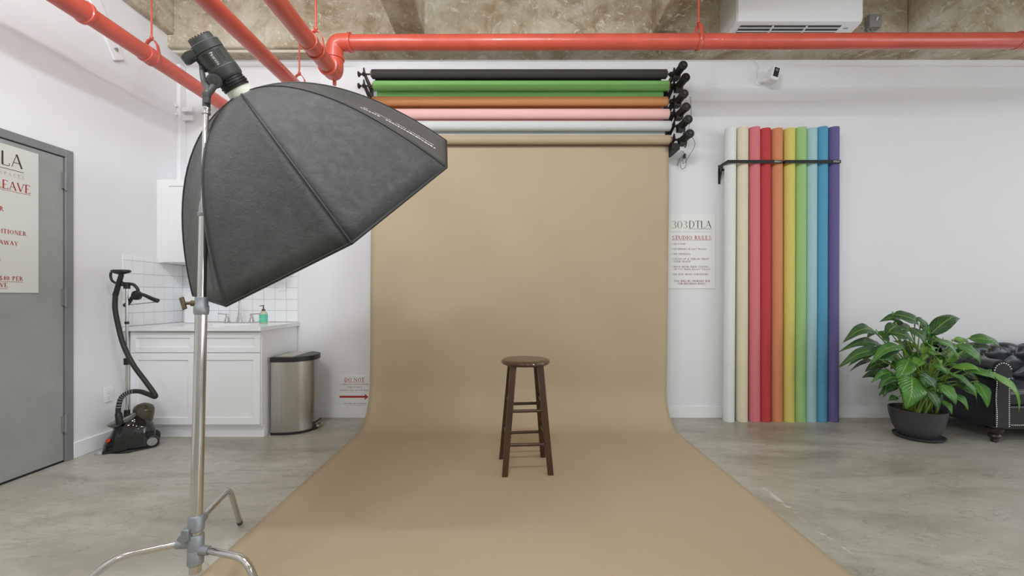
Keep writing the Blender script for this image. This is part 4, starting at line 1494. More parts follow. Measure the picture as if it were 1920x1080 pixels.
MB().cyl((px_, py_, 0.28), (px_, py_, 1.235), 0.0095, seg=16).build('pole', 'nickel', t)
for z_, r_, h_ in ((0.645, 0.021, 0.05), (0.955, 0.015, 0.02)):
    MB().lathe([(0, r_ * 0.85), (0.004, r_), (h_ * 0.5, r_ * 0.9), (h_ - 0.004, r_), (h_, r_ * 0.85)], (px_, py_, z_), (0, 0, 1), 18).build('pole_clamp', 'blackpl', t)
# hanger head
hg = MB()
hg.cyl((px_, py_, 1.225), (px_, py_, 1.275), 0.021, seg=18)
hg.tube(smooth_path([(px_ + 0.01, py_, 1.262), (px_ + 0.045, py_ + 0.004, 1.258), (px_ + 0.072, py_ + 0.01, 1.225), (px_ + 0.078, py_ + 0.012, 1.185)]), [0.011] * 25, 10)
hg.lathe([(-0.014, 0.030), (-0.01, 0.036), (0.010, 0.036), (0.014, 0.030)], (px_ + 0.072, py_ + 0.004, 1.175), (0, 1, 0), 24)
hg.build('hanger_bracket', 'blackpl', t)
hq = MB()
pc = V((px_ + 0.075, py_ + 0.0, 1.185))
hq.tube(smooth_path([pc, pc + V((0.05, -0.004, -0.004)), pc + V((0.125, -0.010, -0.035)), pc + V((0.172, -0.014, -0.052))]), [0.010 + 0.007 * (i / 24) for i in range(25)], 12)
hq.tube(smooth_path([pc, pc + V((-0.035, 0.01, -0.015)), pc + V((-0.085, 0.03, -0.062)), pc + V((-0.128, 0.045, -0.088))]), [0.010 + 0.007 * (i / 24) for i in range(25)], 12)
hq.build('hanger_arms', 'blackpl', t)
MB().tube([pc + V((-0.11, 0.04, -0.085)), pc + V((0.15, -0.012, -0.062))], 0.0035, 8).build('clip_rail', 'greybox', t)
cl = MB()
hk_ = V((px_ - 0.02, py_ - 0.01, 1.30))
cl.tube(smooth_path([hk_ + V((0.015, 0, -0.04)), hk_ + V((-0.012, 0, -0.02)), hk_ + V((-0.022, 0, 0.015)), hk_ + V((-0.022, 0, 0.045))]), 0.0085, 10)
cl.tube(smooth_path([hk_ + V((-0.055, -0.005, -0.03)), hk_ + V((-0.08, -0.005, -0.012)), hk_ + V((-0.09, -0.005, 0.02)), hk_ + V((-0.088, -0.005, 0.05))]), 0.0085, 10)
cl.tube(smooth_path([hk_ + V((-0.055, -0.005, -0.03)), hk_ + V((-0.02, 0, -0.045)), hk_ + V((0.02, 0.0, -0.05))]), 0.008, 10)
cl.build('head_cradle', 'blackpl', t)
hd = MB()
hp = V((px_ - 0.062, py_ - 0.018, 1.205))
hd.tube(smooth_path([hp + V((-0.012, 0, -0.035)), hp, hp + V((0.018, 0, 0.065)), hp + V((0.034, 0, 0.12)), hp + V((0.03, 0, 0.135))]),
        [0.016, 0.017, 0.018, 0.019, 0.019, 0.019, 0.019, 0.018, 0.018] + [0.018 - 0.002 * i / 24 for i in range(24)], 12)
hd.build('handle', 'blackpl', t)
hl = MB()
hl.lathe([(0, 0.35), (0.012, 0.85), (0.020, 1.0), (0.028, 0.98), (0.034, 0.85), (0.035, 0)], (0, 0, 0), (0, 0, 1), 28)
for i, p in enumerate(hl.v):
    hl.v[i] = V((px_ - 0.030, py_ - 0.018, 1.335)) + V((p.x * 0.074, p.y * 0.040, p.z))
hl.build('steam_head', 'blackpl', t)
# hose
HPX = [(222, 786, 3.20), (222, 765, 3.20), (228, 745, 3.20), (243, 735, 3.20), (262, 734, 3.19), (280, 740, 3.18), (291, 744, 3.17), (288, 736, 3.17), (272, 714, 3.18), (250, 684, 3.20),
       (232, 648, 3.22), (222, 612, 3.23), (216, 580, 3.235), (216, 560, 3.24), (217, 549, 3.243)]
hs = MB().tube(smooth_path([P(*p) for p in HPX], 7), 0.0165, 12)
hs.build('hose', 'hose', t)
cuff = MB()
cuff.lathe([(0, 0.022), (0.005, 0.024), (0.085, 0.021), (0.09, 0.017)], P(225, 796, 3.20), (P(221, 768, 3.20) - P(225, 796, 3.20)), 18)
cuff.build('hose_cuff', 'blackpl', t)
hpath = smooth_path([P(*p) for p in HPX[1:5]], 8)
for i in range(1, 20, 2):
    p, q = hpath[i], hpath[i + 1]
    MB().cyl(p, p + (q - p).normalized() * 0.004, 0.0175, seg=14).build('hose_ring', 'inkgrey', t)
MB().lathe([(0, 0.015), (0.004, 0.013), (0.005, 0)], N0 + fw * 0.032 + sd * 0.066 + V((0, 0, 0.095)), (sd * 0.7 - fw * 0.55 + V((0, 0, 0.5))), 18).build('power_button', 'reddot', t)
cdp = [N0 + fw * 0.02 + sd * 0.06 + V((0, 0, 0.006)), N0 + fw * 0.10 + sd * 0.13 + V((0, 0, 0.006)), N0 + fw * 0.17 + sd * 0.15 + V((0, 0, 0.006)), N0 + fw * 0.13 + sd * 0.125 + V((0, 0, 0.01)),
       N0 + fw * 0.2 + sd * 0.12 + V((0, 0, 0.007)), N0 + fw * 0.13 + sd * 0.145 + V((0, 0, 0.014)), N0 + fw * 0.22 + sd * 0.135 + V((0, 0, 0.008)), N0 + fw * 0.31 + sd * 0.105 + V((0, 0, 0.008)), N0 + fw * 0.325 + sd * 0.09 + V((0, 0, 0.03))]
MB().tube(smooth_path(cdp, 6), 0.004, 8).build('power_cord', 'blackpl', t)

fs_ = MB()
fs_.lathe([(0, 0.028), (0.004, 0.030), (0.016, 0.026), (0.022, 0.014), (0.023, 0.0)], P(187, 853, 3.16) * 1.0, (0, 0, 1), 24)
p = P(187, 853, 3.16)
for i, q in enumerate(fs_.v):
    fs_.v[i] = V((q.x, q.y, q.z - p.z + 0.0005))
tag(fs_.build('floor_door_stop', 'clear', org=(p.x, p.y, 0)), 'small clear plastic floor bumper in front of the steamer', 'door stop')

# ================================================================== PIPES
PR = 0.0575


def ring_hanger(parent, c, axis, zc, rod_x=None):
    """clevis ring around the pipe with a rod to the ceiling"""
    c = V(c)
    d, u, w_ = frame_of(axis)
    h = V((axis[1], -axis[0], 0)).normalized()
    rg_ = MB()
    band = []
    for sgn in (-1, 1):
        pts = []
        for k in range(15):
            a = -PI / 2 + (PI * 0.62) * k / 14
            pts.append(c + h * sgn * math.cos(a) * (PR + 0.006) + V((0, 0, 1)) * math.sin(a) * (PR + 0.006))
        pts += [c + h * sgn * 0.045 + V((0, 0, PR + 0.035)), c + h * sgn * 0.022 + V((0, 0, PR + 0.07)), c + V((0, 0, PR + 0.082))]
        vs, fs = [], []
        for p in pts:
            vs += [p - d * 0.014, p + d * 0.014]
        fs = [(2 * i, 2 * i + 1, 2 * i + 3, 2 * i + 2) for i in range(len(pts) - 1)]
        rg_.add(vs, fs)
    o = rg_.build('ring_hanger', 'red', parent, solid=0.005)
    rd = MB()
    rd.cyl(c + V((0, 0, PR + 0.07)), V((c.x, c.y, zc)), 0.0065, seg=10)
    rd.lathe([(0, 0.013), (0.014, 0.013)], c + V((0, 0, PR + 0.086)), (0, 0, 1), 6)
    rd.build('hanger_rod', 'red', o)


def coupling(parent, c, axis, L_=0.09, extra=0.012):
    cp_ = MB()
    d = V(axis).normalized()
    cp_.lathe([(0, PR + 0.001), (0.004, PR + extra), (0.022, PR + extra), (0.026, PR + extra * 0.6), (L_ - 0.026, PR + extra * 0.6), (L_ - 0.022, PR + extra), (L_ - 0.004, PR + extra), (L_, PR + 0.001)], c, d, 32)
    return cp_.build('coupling', 'red', parent)


ydir = (0, 1, 0)
X1p, Z1p = -2.75, 3.00
t = thing('fire_pipe', (X1p, 2.5, Z1p), 'red pipe running along the left wall toward the corner', 'pipe')
MB().cyl((X1p, -1.0, Z1p), (X1p, WB, Z1p), PR, seg=36).build('pipe_run', 'red', t)
coupling(t, (X1p, 2.44, Z1p), ydir, 0.33, 0.016)
ring_hanger(t, (X1p, 3.27, Z1p), ydir, CEIL)
MB().lathe([(0, PR + 0.001), (0.003, PR + 0.007), (0.06, PR + 0.007), (0.063, PR + 0.001)], (X1p, 3.20, Z1p), ydir, 32).build('pipe_joint', 'red', t)
X2p, Z2p = -1.86, 2.985
t = thing('fire_pipe', (X2p, 2.5, Z2p), 'red pipe in the middle of the three ceiling pipes, above the softbox', 'pipe')
MB().cyl((X2p, -1.0, Z2p), (X2p, WB, Z2p), PR, seg=36).build('pipe_run', 'red', t)
ring_hanger(t, (X2p, 3.76, Z2p), ydir, 3.455)
X3p, Z3p, YH, ZH = -1.36, 2.885, 3.30, 3.128
t = thing('fire_pipe', (X3p, YH, Z3p), 'red pipe with elbows turning along the whole backdrop wall', 'pipe')
MB().cyl((X3p, -1.0, Z3p), (X3p, YH - 0.10, Z3p), PR, seg=36).build('pipe_run', 'red', t)
MB().cyl((X3p + 0.10, YH, ZH), (WR, YH, ZH + 0.025), PR, seg=36).build('pipe_run', 'red', t)
el = MB()
el.tube(fillet([(X3p, YH - 0.13, Z3p), (X3p, YH, Z3p), (X3p, YH, ZH), (X3p + 0.13, YH, ZH)], 0.105, 10), PR + 0.008, 28)
for c, d in (((X3p, YH - 0.135, Z3p), (0, 1, 0)), ((X3p + 0.135, YH, ZH), (-1, 0, 0)), ((X3p, YH, (Z3p + ZH) / 2 - 0.012), (0, 0, 1))):
    el.lathe([(0, PR + 0.004), (0.003, PR + 0.015), (0.024, PR + 0.015), (0.028, PR + 0.008)], c, d, 28)
el.cyl((X3p, YH, Z3p - 0.05), (X3p, YH, Z3p - 0.085), 0.014, seg=8)
el.build('elbow_fitting', 'red', t, angle=50)
ring_hanger(t, (X3p, 2.98, Z3p), ydir, CEIL)
MB().lathe([(0, PR + 0.001), (0.003, PR + 0.006), (0.04, PR + 0.006), (0.043, PR + 0.001)], (X3p, 2.86, Z3p), ydir, 32).build('pipe_joint', 'red', t)
ring_hanger(t, ((1310 - CX) / (FPX / YH), YH, ZH + 0.01), (1, 0, 0), 3.56)
MB().lathe([(0, PR + 0.001), (0.003, PR + 0.006), (0.09, PR + 0.006), (0.093, PR + 0.001)], ((1905 - CX) / (FPX / YH), YH, ZH + 0.018), (1, 0, 0), 32).build('pipe_joint', 'red', t)
# thin conduit under the back beam
t = tag(MB().cyl((WL + 0.07, 3.895, 3.40), (-1.52, 3.895, 3.405), 0.012, seg=12).build('ceiling_conduit', 'conduit', org=(-2.3, 3.895, 3.40)),
        'thin cream conduit under the concrete beam behind the red pipes', 'conduit')
# corner strut with pipe straps
t = thing('corner_strut', (WL, WB, 2.21), 'white painted strut channel with straps in the left corner', 'strut')
bx('channel', 'base', t, WL, WL + 0.035, WB - 0.075, WB - 0.001, 2.21, 3.36, bev=0.003)
for z_ in (2.86, 2.94):
    sm = MB()
    sm.box(WL + 0.035, WL + 0.14, WB - 0.06, WB - 0.045, z_ - 0.022, z_ + 0.022)
    sm.cyl((WL + 0.01, WB - 0.075, z_ + 0.02), (WL + 0.01, WB - 0.10, z_ + 0.02), 0.014, seg=8)
    sm.build('strap', 'base', t, bev=0.002)
# brace on the left wall
t = thing('wall_brace', (WL, 3.38, 3.05), 'white painted steel brace on the left wall above the red pipe', 'brace')
br = MB()
a, b = V((WL + 0.012, 3.16, 3.50)), V((WL + 0.012, 3.42, 3.06))
d = (b - a).normalized()
br.obox((a + b) / 2, d, V((1, 0, 0)), d.cross(V((1, 0, 0))), (b - a).length / 2, 0.010, 0.05)
br.build('plate', 'base', t, bev=0.004)
for k in (0.55, 0.7, 0.85):
    q = a.lerp(b, k)
    MB().cyl(q, q + V((0.025, 0, 0)), 0.012, seg=6).build('bolt', 'cast', t)

# ================================================================== AIR CONDITIONER, BOX, CAMERA
AX0, AX1 = 1.925, 3.02
t = thing('air_conditioner', ((AX0 + AX1) / 2, 3.92, 3.46), 'white wall air conditioner mounted on the concrete beam', 'air conditioner')
pf = [(3.92, 3.462), (3.80, 3.468), (3.652, 3.492), (3.626, 3.504), (3.615, 3.535), (3.618, 3.82), (3.65, 3.86), (3.92, 3.87)]
ab = MB()
nsl = 5
prev = None


def ac_ring(x, inset):
    cyy, czz = 3.85, 3.70
    return [(x, cyy + (p - cyy) * (1 - inset) if p < 3.9 else p, czz + (q - czz) * (1 - inset * 0.7)) for p, q in pf]


rings = [ac_ring(AX0, 0.10), ac_ring(AX0 + 0.012, 0.03), ac_ring(AX0 + 0.035, 0.0), ac_ring(AX1 - 0.07, 0.0), ac_ring(AX1 - 0.025, 0.05), ac_ring(AX1, 0.18)]
vs = [p for r in rings for p in r]
np_ = len(pf)
fs = [tuple(reversed(range(np_))), tuple(range(np_ * 5, np_ * 6))]
for i in range(5):
    for k in range(np_):
        k2 = (k + 1) % np_
        fs.append((i * np_ + k, i * np_ + k2, (i + 1) * np_ + k2, (i + 1) * np_ + k))
ab.add(vs, fs)
ab.build('housing', 'acw', t, angle=25)
VX0, VX1 = 1.975, 2.84
vd = V((0, 0.148, -0.024)).normalized()          # along the sloping underside, front to back
vn = V((1, 0, 0)).cross(vd).normalized()
vc = V(((VX0 + VX1) / 2, 3.715, 3.482))
MB().obox(vc, (1, 0, 0), vd, vn, (VX1 - VX0) / 2, 0.058, 0.003).build('vent_slot', 'acvent', t)
for k in (-0.034, 0.004, 0.042):
    MB().obox(vc + vd * k + V((0, 0, -0.006)), (1, 0, 0), (vd + vn * 0.4).normalized(), (vn - vd * 0.4).normalized(), (VX1 - VX0) / 2, 0.0075, 0.002).build('louver', 'acw', t)
for xx in (VX0 + 0.28, VX0 + 0.57):
    MB().obox(V((xx, 3.715, 3.477)), (1, 0, 0), vd, vn, 0.007, 0.056, 0.005).build('louver_bracket', 'acw', t)
MB().obox(V((2.90, 3.69, 3.4855)), (1, 0, 0), vd, vn, 0.018, 0.008, 0.001).build('badge', 'inkgrey', t)
t = thing('junction_box', (3.345, 3.92, 3.66), 'grey electrical switch box on the beam right of the air conditioner', 'electrical box')
q0, q1 = P(1631, 50, 3.86), P(1654, 26, 3.86)
bx('box', 'greybox', t, q0.x, q1.x, 3.86, 3.92, q0.z, q1.z, bev=0.004)
MB().obox(((q0.x + q1.x) / 2 + 0.005, 3.854, (q0.z + q1.z) / 2 + 0.01), V((0.3, 0, 0.95)), V((0.95, 0, -0.3)), (0, 1, 0), 0.018, 0.005, 0.006).build('toggle', 'inkwhite', t, bev=0.002)
MB().cyl((q0.x + 0.015, 3.90, q0.z), (q0.x + 0.015, 3.90, 3.46), 0.010, seg=10).build('conduit', 'greybox', t)
MB().tube(smooth_path([(q0.x + 0.05, 3.895, q0.z), (q0.x + 0.06, 3.895, q0.z - 0.03), (q0.x + 0.13, 3.895, q0.z - 0.05), (q0.x + 0.16, 3.895, q0.z - 0.13)]), 0.006, 8).build('cable', 'greybox', t)
pc_ = P(1422, 155, WB)
t = thing('security_camera', (pc_.x, WB, pc_.z), 'small white security camera on the wall above the upright rolls', 'camera')
cmn = MB()
cmn.lathe([(0, 0.03), (0.01, 0.03), (0.014, 0.02), (0.016, 0.0)], (pc_.x, WB, pc_.z), (0, -1, 0), 24)
cmn.tube(smooth_path([(pc_.x, WB - 0.01, pc_.z), (pc_.x + 0.015, WB - 0.05, pc_.z - 0.005), (pc_.x + 0.045, WB - 0.08, pc_.z - 0.01)]), 0.017, 12)
cmn.build('mount', 'whitepl', t)
cz = V((0.28, 0.1, 0.95)).normalized()
cf = V((0.02, -1.0, -0.06))
cf = (cf - cz * cf.dot(cz)).normalized()
cxr = cz.cross(cf).normalized()
cc = V((pc_.x + 0.080, WB - 0.10, pc_.z + 0.022))
MB().obox(cc, cxr, cf, cz, 0.040, 0.045, 0.072).build('body', 'whitepl', t, bev=0.012, seg=4)
fp = MB().obox(cc + cf * 0.0455, cxr, cf, cz, 0.024, 0.002, 0.046).build('face_plate', 'strobe_d', t, bev=0.001)
MB().lathe([(0, 0.014), (0.003, 0.013), (0.0035, 0.0)], cc + cf * 0.047 + cz * 0.02, cf, 20).build('lens', 'steamgrey', fp)
MB().tube(smooth_path([(pc_.x - 0.01, WB - 0.008, pc_.z + 0.02), (pc_.x - 0.02, WB - 0.006, pc_.z + 0.10), (pc_.x - 0.005, WB - 0.006, pc_.z + 0.16), (pc_.x - 0.08, WB - 0.004, pc_.z + 0.24)]), 0.0025, 6).build('cable', 'cable', t)

# ================================================================== PLANT
PC = V((3.365, 3.53, 0))
t = thing('potted_peace_lily', tuple(PC), 'large leafy peace lily in a charcoal pot beside the leather sofa', 'potted plant')
MB().lathe([(0.012, 0.0), (0.012, 0.110), (0.03, 0.128), (0.10, 0.160), (0.18, 0.180), (0.240, 0.186), (0.242, 0.180), (0.21, 0.174), (0.205, 0.0)], PC, (0, 0, 1), 44).build('pot', 'pot', t)
MB().lathe([(0.0, 0.0), (0.0, 0.140), (0.008, 0.158), (0.024, 0.168), (0.026, 0.164), (0.014, 0.150), (0.011, 0.0)], PC + V((0.012, 0.0, 0.0)), (0, 0, 1), 40).build('saucer', 'pot', t)
MB().lathe([(0.20, 0.172), (0.218, 0.165), (0.226, 0.08), (0.228, 0.0)], PC, (0, 0, 1), 30).build('soil', 'soil', t)


def Z6(zx, zy, dy):
    return P(1560 + zx * 0.2592, 570 + zy * 0.2592, PC.y + dy)


rl = random.Random(11)


def leaf(base, tip, width, mat_, arch=0.12, facing=None, petiole=True, fold=0.25, root=None):
    base, tip = V(base), V(tip)
    d = tip - base
    L_ = d.length
    hint = V(facing) if facing else V((rl.uniform(-0.25, 0.25), -0.65 + rl.uniform(-0.2, 0.2), 0.75))
    dn = d.normalized()
    side = dn.cross(hint)
    if side.length < 0.1:
        side = dn.cross(V((0.3, -1, 0)))
    side.normalize()
    nrm = side.cross(dn).normalized()
    wav = rl.uniform(0, 6)

    def f(u, v):
        p = base + d * v + nrm * (arch * L_ * 4 * v * (1 - v)) * (1.0)
        wv = (math.sin(PI * min(1, v ** 0.72)) ** 0.85) * (1 - 0.25 * v) if v < 0.999 else 0.0
        wv = max(wv, 0.02 if v < 0.98 else 0.003)
        p -= nrm * (0.10 * L_ * max(0.0, v - 0.6) ** 2 / 0.16)
        p.z -= 0.05 * L_ * max(0.0, v - 0.7) / 0.3
        e = (u - 0.5) * 2
        q = p + side * (e * width * 0.5 * wv)
        q += nrm * (fold * abs(e) * width * 0.5 * wv - 0.10 * width * e * e * wv)
        q += nrm * (0.06 * width * math.sin(v * 11 + wav + (0 if e > 0 else 1.5)) * abs(e) ** 2 * wv)
        return q
    MB().grid(6, 12, f).build('leaf', mat_, t, solid=0.0012, angle=80, fix=False)
    if petiole:
        r0 = V(root) if root is not None else PC + V((rl.uniform(-0.075, 0.075), rl.uniform(-0.06, 0.06), 0.215))
        mid = r0.lerp(base, 0.5) + V((0, 0, 0.06))
        mid.x = r0.x + (base.x - r0.x) * 0.36
        mid.y = r0.y + (base.y - r0.y) * 0.36
        pth = smooth_path([r0, mid, base, base + dn * L_ * 0.06], 5)
        n_ = len(pth)
        MB().tube(pth, [0.0062 - 0.0036 * i / (n_ - 1) for i in range(n_)], 7).build('stem', 'stem', t)


LV = [  # base, tip in the close-up, depth offsets, width (m), kind, arch
    (300, 190, 90, 248, -.05, -.12, .10, 'a', .18), (345, 295, 65, 315, -.02, -.06, .075, 'a', .16), (355, 330, 52, 428, -.12, -.2, .085, 'a', .12),
    (500, 305, 285, 400, -.18, -.26, .085, 'b', .14), (440, 395, 285, 408, -.1, -.16, .07, 'b', .15), (280, 405, 132, 472, -.02, -.06, .03, 'a', .15),
    (430, 490, 290, 550, -.16, -.22, .06, 'b', .12), (470, 530, 340, 590, -.2, -.28, .085, 'a', .14), (395, 560, 378, 670, -.2, -.24, .045, 'a', .05),
    (700, 232, 935, 75, .02, .05, .105, 'a', .18), (440, 75, 650, 160, .0, -.04, .10, 'a', .14), (500, 130, 355, 110, .05, .02, .085, 'a', .2),
    (470, 150, 375, 235, -.05, -.12, .085, 'a', .1), (420, 205, 600, 265, -.14, -.2, .085, 'a', .12), (560, 170, 690, 300, -.1, -.18, .09, 'a', .12),
    (640, 140, 715, 240, .04, .0, .08, 'b', .1), (730, 245, 925, 400, -.14, -.24, .115, 'b', .14), (900, 295, 1088, 425, -.1, -.2, .115, 'b', .14),
    (885, 255, 1010, 285, .05, .05, .05, 'c', .1), (985, 250, 1240, 315, .02, -.02, .085, 'b', .16), (1010, 300, 1180, 330, .02, .0, .055, 'a', .12),
    (870, 460, 1110, 485, -.14, -.24, .065, 'c', .16), (955, 470, 1215, 545, -.18, -.3, .07, 'b', .12), (850, 500, 1065, 670, -.2, -.34, .10, 'b', .12),
    (1040, 560, 1135, 740, -.2, -.3, .075, 'b', .12), (1120, 480, 1385, 760, -.22, -.36, .09, 'c', .14), (780, 580, 905, 720, -.24, -.34, .085, 'b', .1),
    (860, 640, 995, 760, -.22, -.32, .06, 'b', .12), (790, 690, 875, 792, -.24, -.32, .05, 'b', .1), (690, 620, 778, 775, -.26, -.32, .065, 'a', .1),
    (575, 520, 548, 745, -.27, -.36, .155, 'b', .08), (620, 500, 765, 640, -.26, -.34, .125, 'a', .14), (560, 400, 470, 560, -.2, -.27, .10, 'b', .08),
    (640, 395, 570, 470, -.1, -.16, .07, 'c', .12), (700, 330, 800, 440, -.12, -.2, .095, 'c', .12), (690, 290, 660, 400, -.08, -.14, .09, 'c', .1),
    (830, 420, 900, 330, -.06, -.02, .07, 'c', .12), (600, 440, 470, 440, -.14, -.2, .08, 'a', .16), (720, 440, 850, 500, -.2, -.26, .07, 'b', .12),
    (530, 330, 450, 260, .0, .02, .07, 'b', .15), (660, 260, 690, 170, .06, .08, .08, 'b', .1), (470, 670, 412, 695, -.1, -.12, .045, 'b', .05),
    (810, 330, 960, 420, .02, -.02, .09, 'a', .12), (760, 400, 900, 480, .05, .04, .09, 'a', .14), (480, 420, 350, 330, .08, .1, .08, 'a', .16),
    (520, 250, 380, 180, .12, .16, .09, 'a', .16), (880, 380, 1060, 350, .10, .14, .09, 'a', .16), (700, 520, 640, 620, -.1, -.16, .08, 'b', .1),
    (540, 470, 430, 420, .06, .08, .08, 'a', .14), (620, 330, 540, 420, .0, -.06, .09, 'a', .12), (880, 560, 1030, 600, -.2, -.22, .07, 'a', .14),
    (300, 195, 255, 240, -.06, -.1, .04, 'a', .1), (330, 200, 420, 290, -.06, -.1, .085, 'b', .1), (370, 330, 240, 265, .02, .04, .05, 'a', .14),
    (300, 330, 125, 430, -.05, -.08, .05, 'a', .1), (420, 310, 215, 400, -.14, -.2, .055, 'a', .12), (330, 390, 520, 300, -.2, -.22, .07, 'a', .1),
    (600, 100, 700, 200, -.02, -.04, .075, 'a', .14), (590, 290, 480, 330, .04, .06, .085, 'a', .12), (430, 150, 600, 210, .06, .02, .10, 'b', .14),
    (800, 260, 690, 300, -.04, -.1, .09, 'a', .14), (960, 330, 870, 250, .08, .1, .08, 'b', .12), (650, 480, 720, 560, -.05, -.1, .09, 'b', .1),
    (560, 560, 500, 640, -.1, -.14, .07, 'b', .1), (780, 470, 720, 560, .04, .02, .09, 'a', .1),
]
for (bx_, by_, tx_, ty_, d0, d1, wd_, kind, ar_) in LV:
    leaf(Z6(bx_, by_, d0), Z6(tx_, ty_, d1), wd_ * 1.3, 'leaf_' + kind, ar_)
for i in range(22):
    a = rl.uniform(0, 2 * PI)
    r1 = rl.uniform(0.10, 0.26)
    b_ = PC + V((math.cos(a) * r1 * 1.15 + 0.03, math.sin(a) * r1 * 0.8, rl.uniform(0.42, 0.78)))
    tip_ = b_ + V((math.cos(a) * rl.uniform(0.10, 0.2), math.sin(a) * rl.uniform(0.06, 0.14), rl.uniform(-0.16, 0.05)))
    leaf(b_, tip_, rl.uniform(0.075, 0.11), rl.choice(('leaf_a', 'leaf_a', 'leaf_b')), 0.16)
# bare stalks rising from the soil
for i in range(26):
    a = rl.uniform(-0.9, 0.9)
    r0 = PC + V((rl.uniform(-0.09, 0.11), rl.uniform(-0.10, 0.05), 0.215))
    p1_ = r0 + V((math.sin(a) * 0.10, -0.02, 0.16))
    p2_ = r0 + V((math.sin(a) * 0.26 + 0.02, rl.uniform(-0.08, 0.05), rl.uniform(0.26, 0.42)))
    pth = smooth_path([r0, p1_, p2_], 5)
    MB().tube(pth, [0.008 - 0.004 * k / (len(pth) - 1) for k in range(len(pth))], 7).build('stem', 'stem', t)
# one pale spathe flower
leaf(Z6(570, 390, 0.02), Z6(600, 265, 0.05), 0.10, 'leaf_c', 0.1, facing=(0, -1, 0.2))
leaf(Z6(600, 390, -0.03), Z6(595, 310, -0.02), 0.05, 'diff', 0.05, facing=(0, -1, 0.2), petiole=False)

# ================================================================== SOFA
SX0, SXR = 3.80, 5.95
SYF, SYB = 3.365, 4.075
t = thing('leather_sofa', (4.85, 3.75, 0), 'black leather tufted sofa with nailhead trim at the right edge', 'sofa')


def arm_profile(x, flip):
    s = -1 if flip else 1
    pts = []
    # up the inner side, over the scroll and down the outer side
    base = [(0.155, 0.125), (0.155, 0.52), (0.170, 0.56), (0.168, 0.60)]
    pts += base
    cxp, czp, r = 0.085, 0.575, 0.088
    for k in range(13):
        a = math.radians(10 + 230 * k / 12)
        pts.append((cxp + r * math.cos(a), czp + r * math.sin(a)))
    pts += [(0.045, 0.47), (0.03, 0.40), (0.02, 0.30), (0.012, 0.2), (0.02, 0.125)]
    return [(x + s * p, q) for p, q in pts]


for x, fl in ((SX0, False), (SXR, True)):
    am = MB().prism(arm_profile(x, fl), SYF + 0.012, SYB, lambda p, q, a: (p, a, q))
    ao = am.build('arm', 'leather', t, bev=0.006)
    s = -1 if fl else 1
    # front facing panel
    pf_ = [(x + s * (0.09 + (abs(p - x) - 0.09) * 0.86), 0.35 + (q - 0.35) * 0.955) for p, q in arm_profile(x, fl)]
    MB().prism(pf_, SYF, SYF + 0.02, lambda p, q, a: (p, a, q)).build('front_panel', 'leather', ao, bev=0.006)
    nl = MB()
    path = []
    for k in range(24):
        path.append((0.034 + 0.004 * math.sin(k / 3), 0.14 + k * 0.0155))
    for k in range(24):
        path.append((0.134, 0.14 + k * 0.0165))
    for k in range(14):
        a = math.radians(20 + 215 * k / 13)
        path.append((0.086 + 0.068 * math.cos(a), 0.572 + 0.068 * math.sin(a)))
    for p, q in path:
        nl.lathe([(0, 0.0058), (0.002, 0.005), (0.0035, 0.0028), (0.004, 0.0)], (x + s * p, SYF, q), (0, -1, 0), 7)
    no = nl.build('nailhead_trim', 'nail', ao)
    no['kind'] = 'stuff'
XA, XB = SX0 + 0.15, SXR - 0.15
bx('front_rail', 'leather', t, XA, XB, SYF + 0.02, SYF + 0.10, 0.125, 0.295, bev=0.010, seg=3)
bx('seat_deck', 'leather', t, XA, XB, SYF + 0.10, SYB, 0.14, 0.285)
bx('under_cloth', 'strobe_d', t, SX0 + 0.06, SXR - 0.06, SYF + 0.03, SYB - 0.01, 0.112, 0.126)
nl = MB()
k = XA + 0.012
while k < XB:
    nl.lathe([(0, 0.0055), (0.002, 0.0048), (0.0035, 0.0028), (0.004, 0.0)], (k, SYF + 0.02, 0.145), (0, -1, 0), 7)
    k += 0.0155
no = nl.build('nailhead_trim', 'nail', t)
no['kind'] = 'stuff'
wid = (XB - XA) / 3
for i in range(3):
    x0 = XA + i * wid
    cs = MB()
    cs.box(x0 + 0.004, x0 + wid - 0.004, SYF + 0.03, 3.90, 0.288, 0.420)
    o = cs.build('seat_cushion', 'leather', t, bev=0.035, seg=4)
# tufted back: diamond pattern with buttons
DXT, DZT = 0.135, 0.115
BZ0, BZ1 = 0.40, 0.735


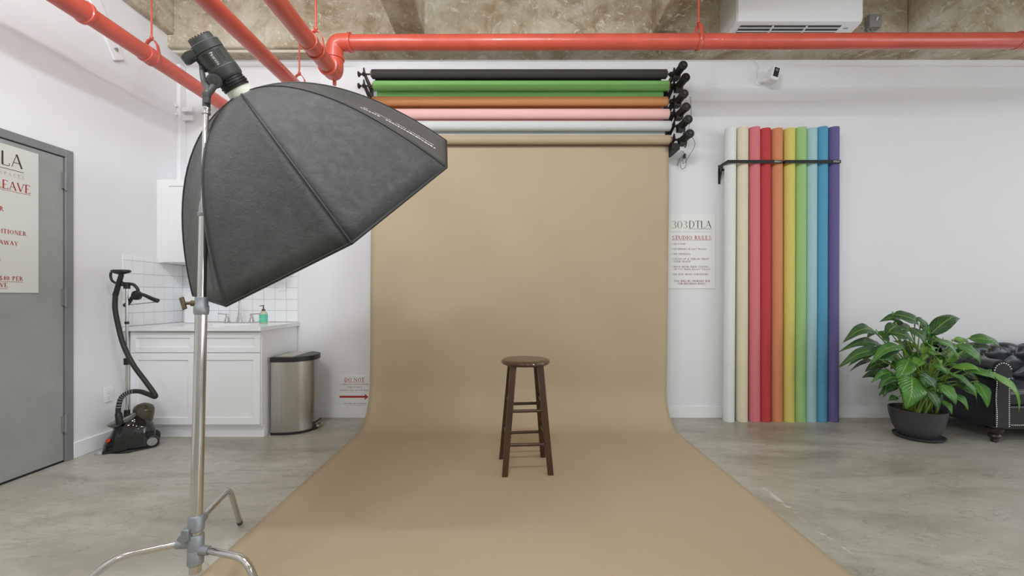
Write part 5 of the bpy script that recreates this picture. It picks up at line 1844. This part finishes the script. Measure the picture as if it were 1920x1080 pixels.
def tuft_depth(x, z):
    a = (x / DXT + z / DZT)
    b = (x / DXT - z / DZT)
    fa, fb = abs(math.sin(PI * a / 2)), abs(math.sin(PI * b / 2))
    return (fa * fb) ** 0.45


def back(u, v):
    x = XA - 0.02 + u * (XB - XA + 0.04)
    # along the back: rise, roll over the top, go down behind
    s = v
    if s < 0.62:
        k = s / 0.62
        y, z = 3.91 - 0.03 * k, 0.38 + 0.27 * k
        n = V((0, -1, 0.1))
    else:
        k = (s - 0.62) / 0.38
        a = math.radians(180 - 200 * k)
        y, z = 3.965 + 0.085 * math.cos(a), 0.65 + 0.085 * math.sin(a)
        n = V((0, math.cos(a), math.sin(a)))
    n.normalize()
    arc_ = 0.38 + s * 0.52
    dep = tuft_depth(x, arc_) if s < 0.9 else 1.0
    return V((x, y, z)) + n * (0.030 * (dep - 0.8))


NB = MB().grid(190, 46, back)
NB.build('tufted_back', 'leather', t, angle=80)
bx('back_shell', 'leather', t, SX0 + 0.06, SXR - 0.06, 3.985, SYB, 0.125, 0.64, bev=0.01)
row = 0
bts = []
for j in range(0, 9):
    z = j * DZT
    for i in range(-2, 50):
        x = i * DXT * 2 + (DXT if j % 2 else 0)
        if not (XA < x < XB):
            continue
        if not (0.42 < z < 0.80):
            continue
        s = (z - 0.38) / 0.52
        p = back((x - XA + 0.02) / (XB - XA + 0.04), s)
        bts.append(p)
for p in bts:
    MB().lathe([(-0.004, 0.010), (0.003, 0.0105), (0.007, 0.007), (0.008, 0.0)], p, (0, -1, 0.25), 14).build('button', 'leather', t)
for fx, fy in ((SX0 + 0.085, SYF + 0.06), (SX0 + 0.085, SYB - 0.06), (SXR - 0.085, SYF + 0.06), (SXR - 0.085, SYB - 0.06)):
    MB().lathe([(0, 0.020), (0.012, 0.024), (0.022, 0.021), (0.028, 0.026), (0.036, 0.034), (0.05, 0.042), (0.062, 0.038), (0.068, 0.030), (0.075, 0.038), (0.09, 0.05), (0.113, 0.055)], (fx, fy, 0), (0, 0, 1), 24).build('foot', 'footwood', t)
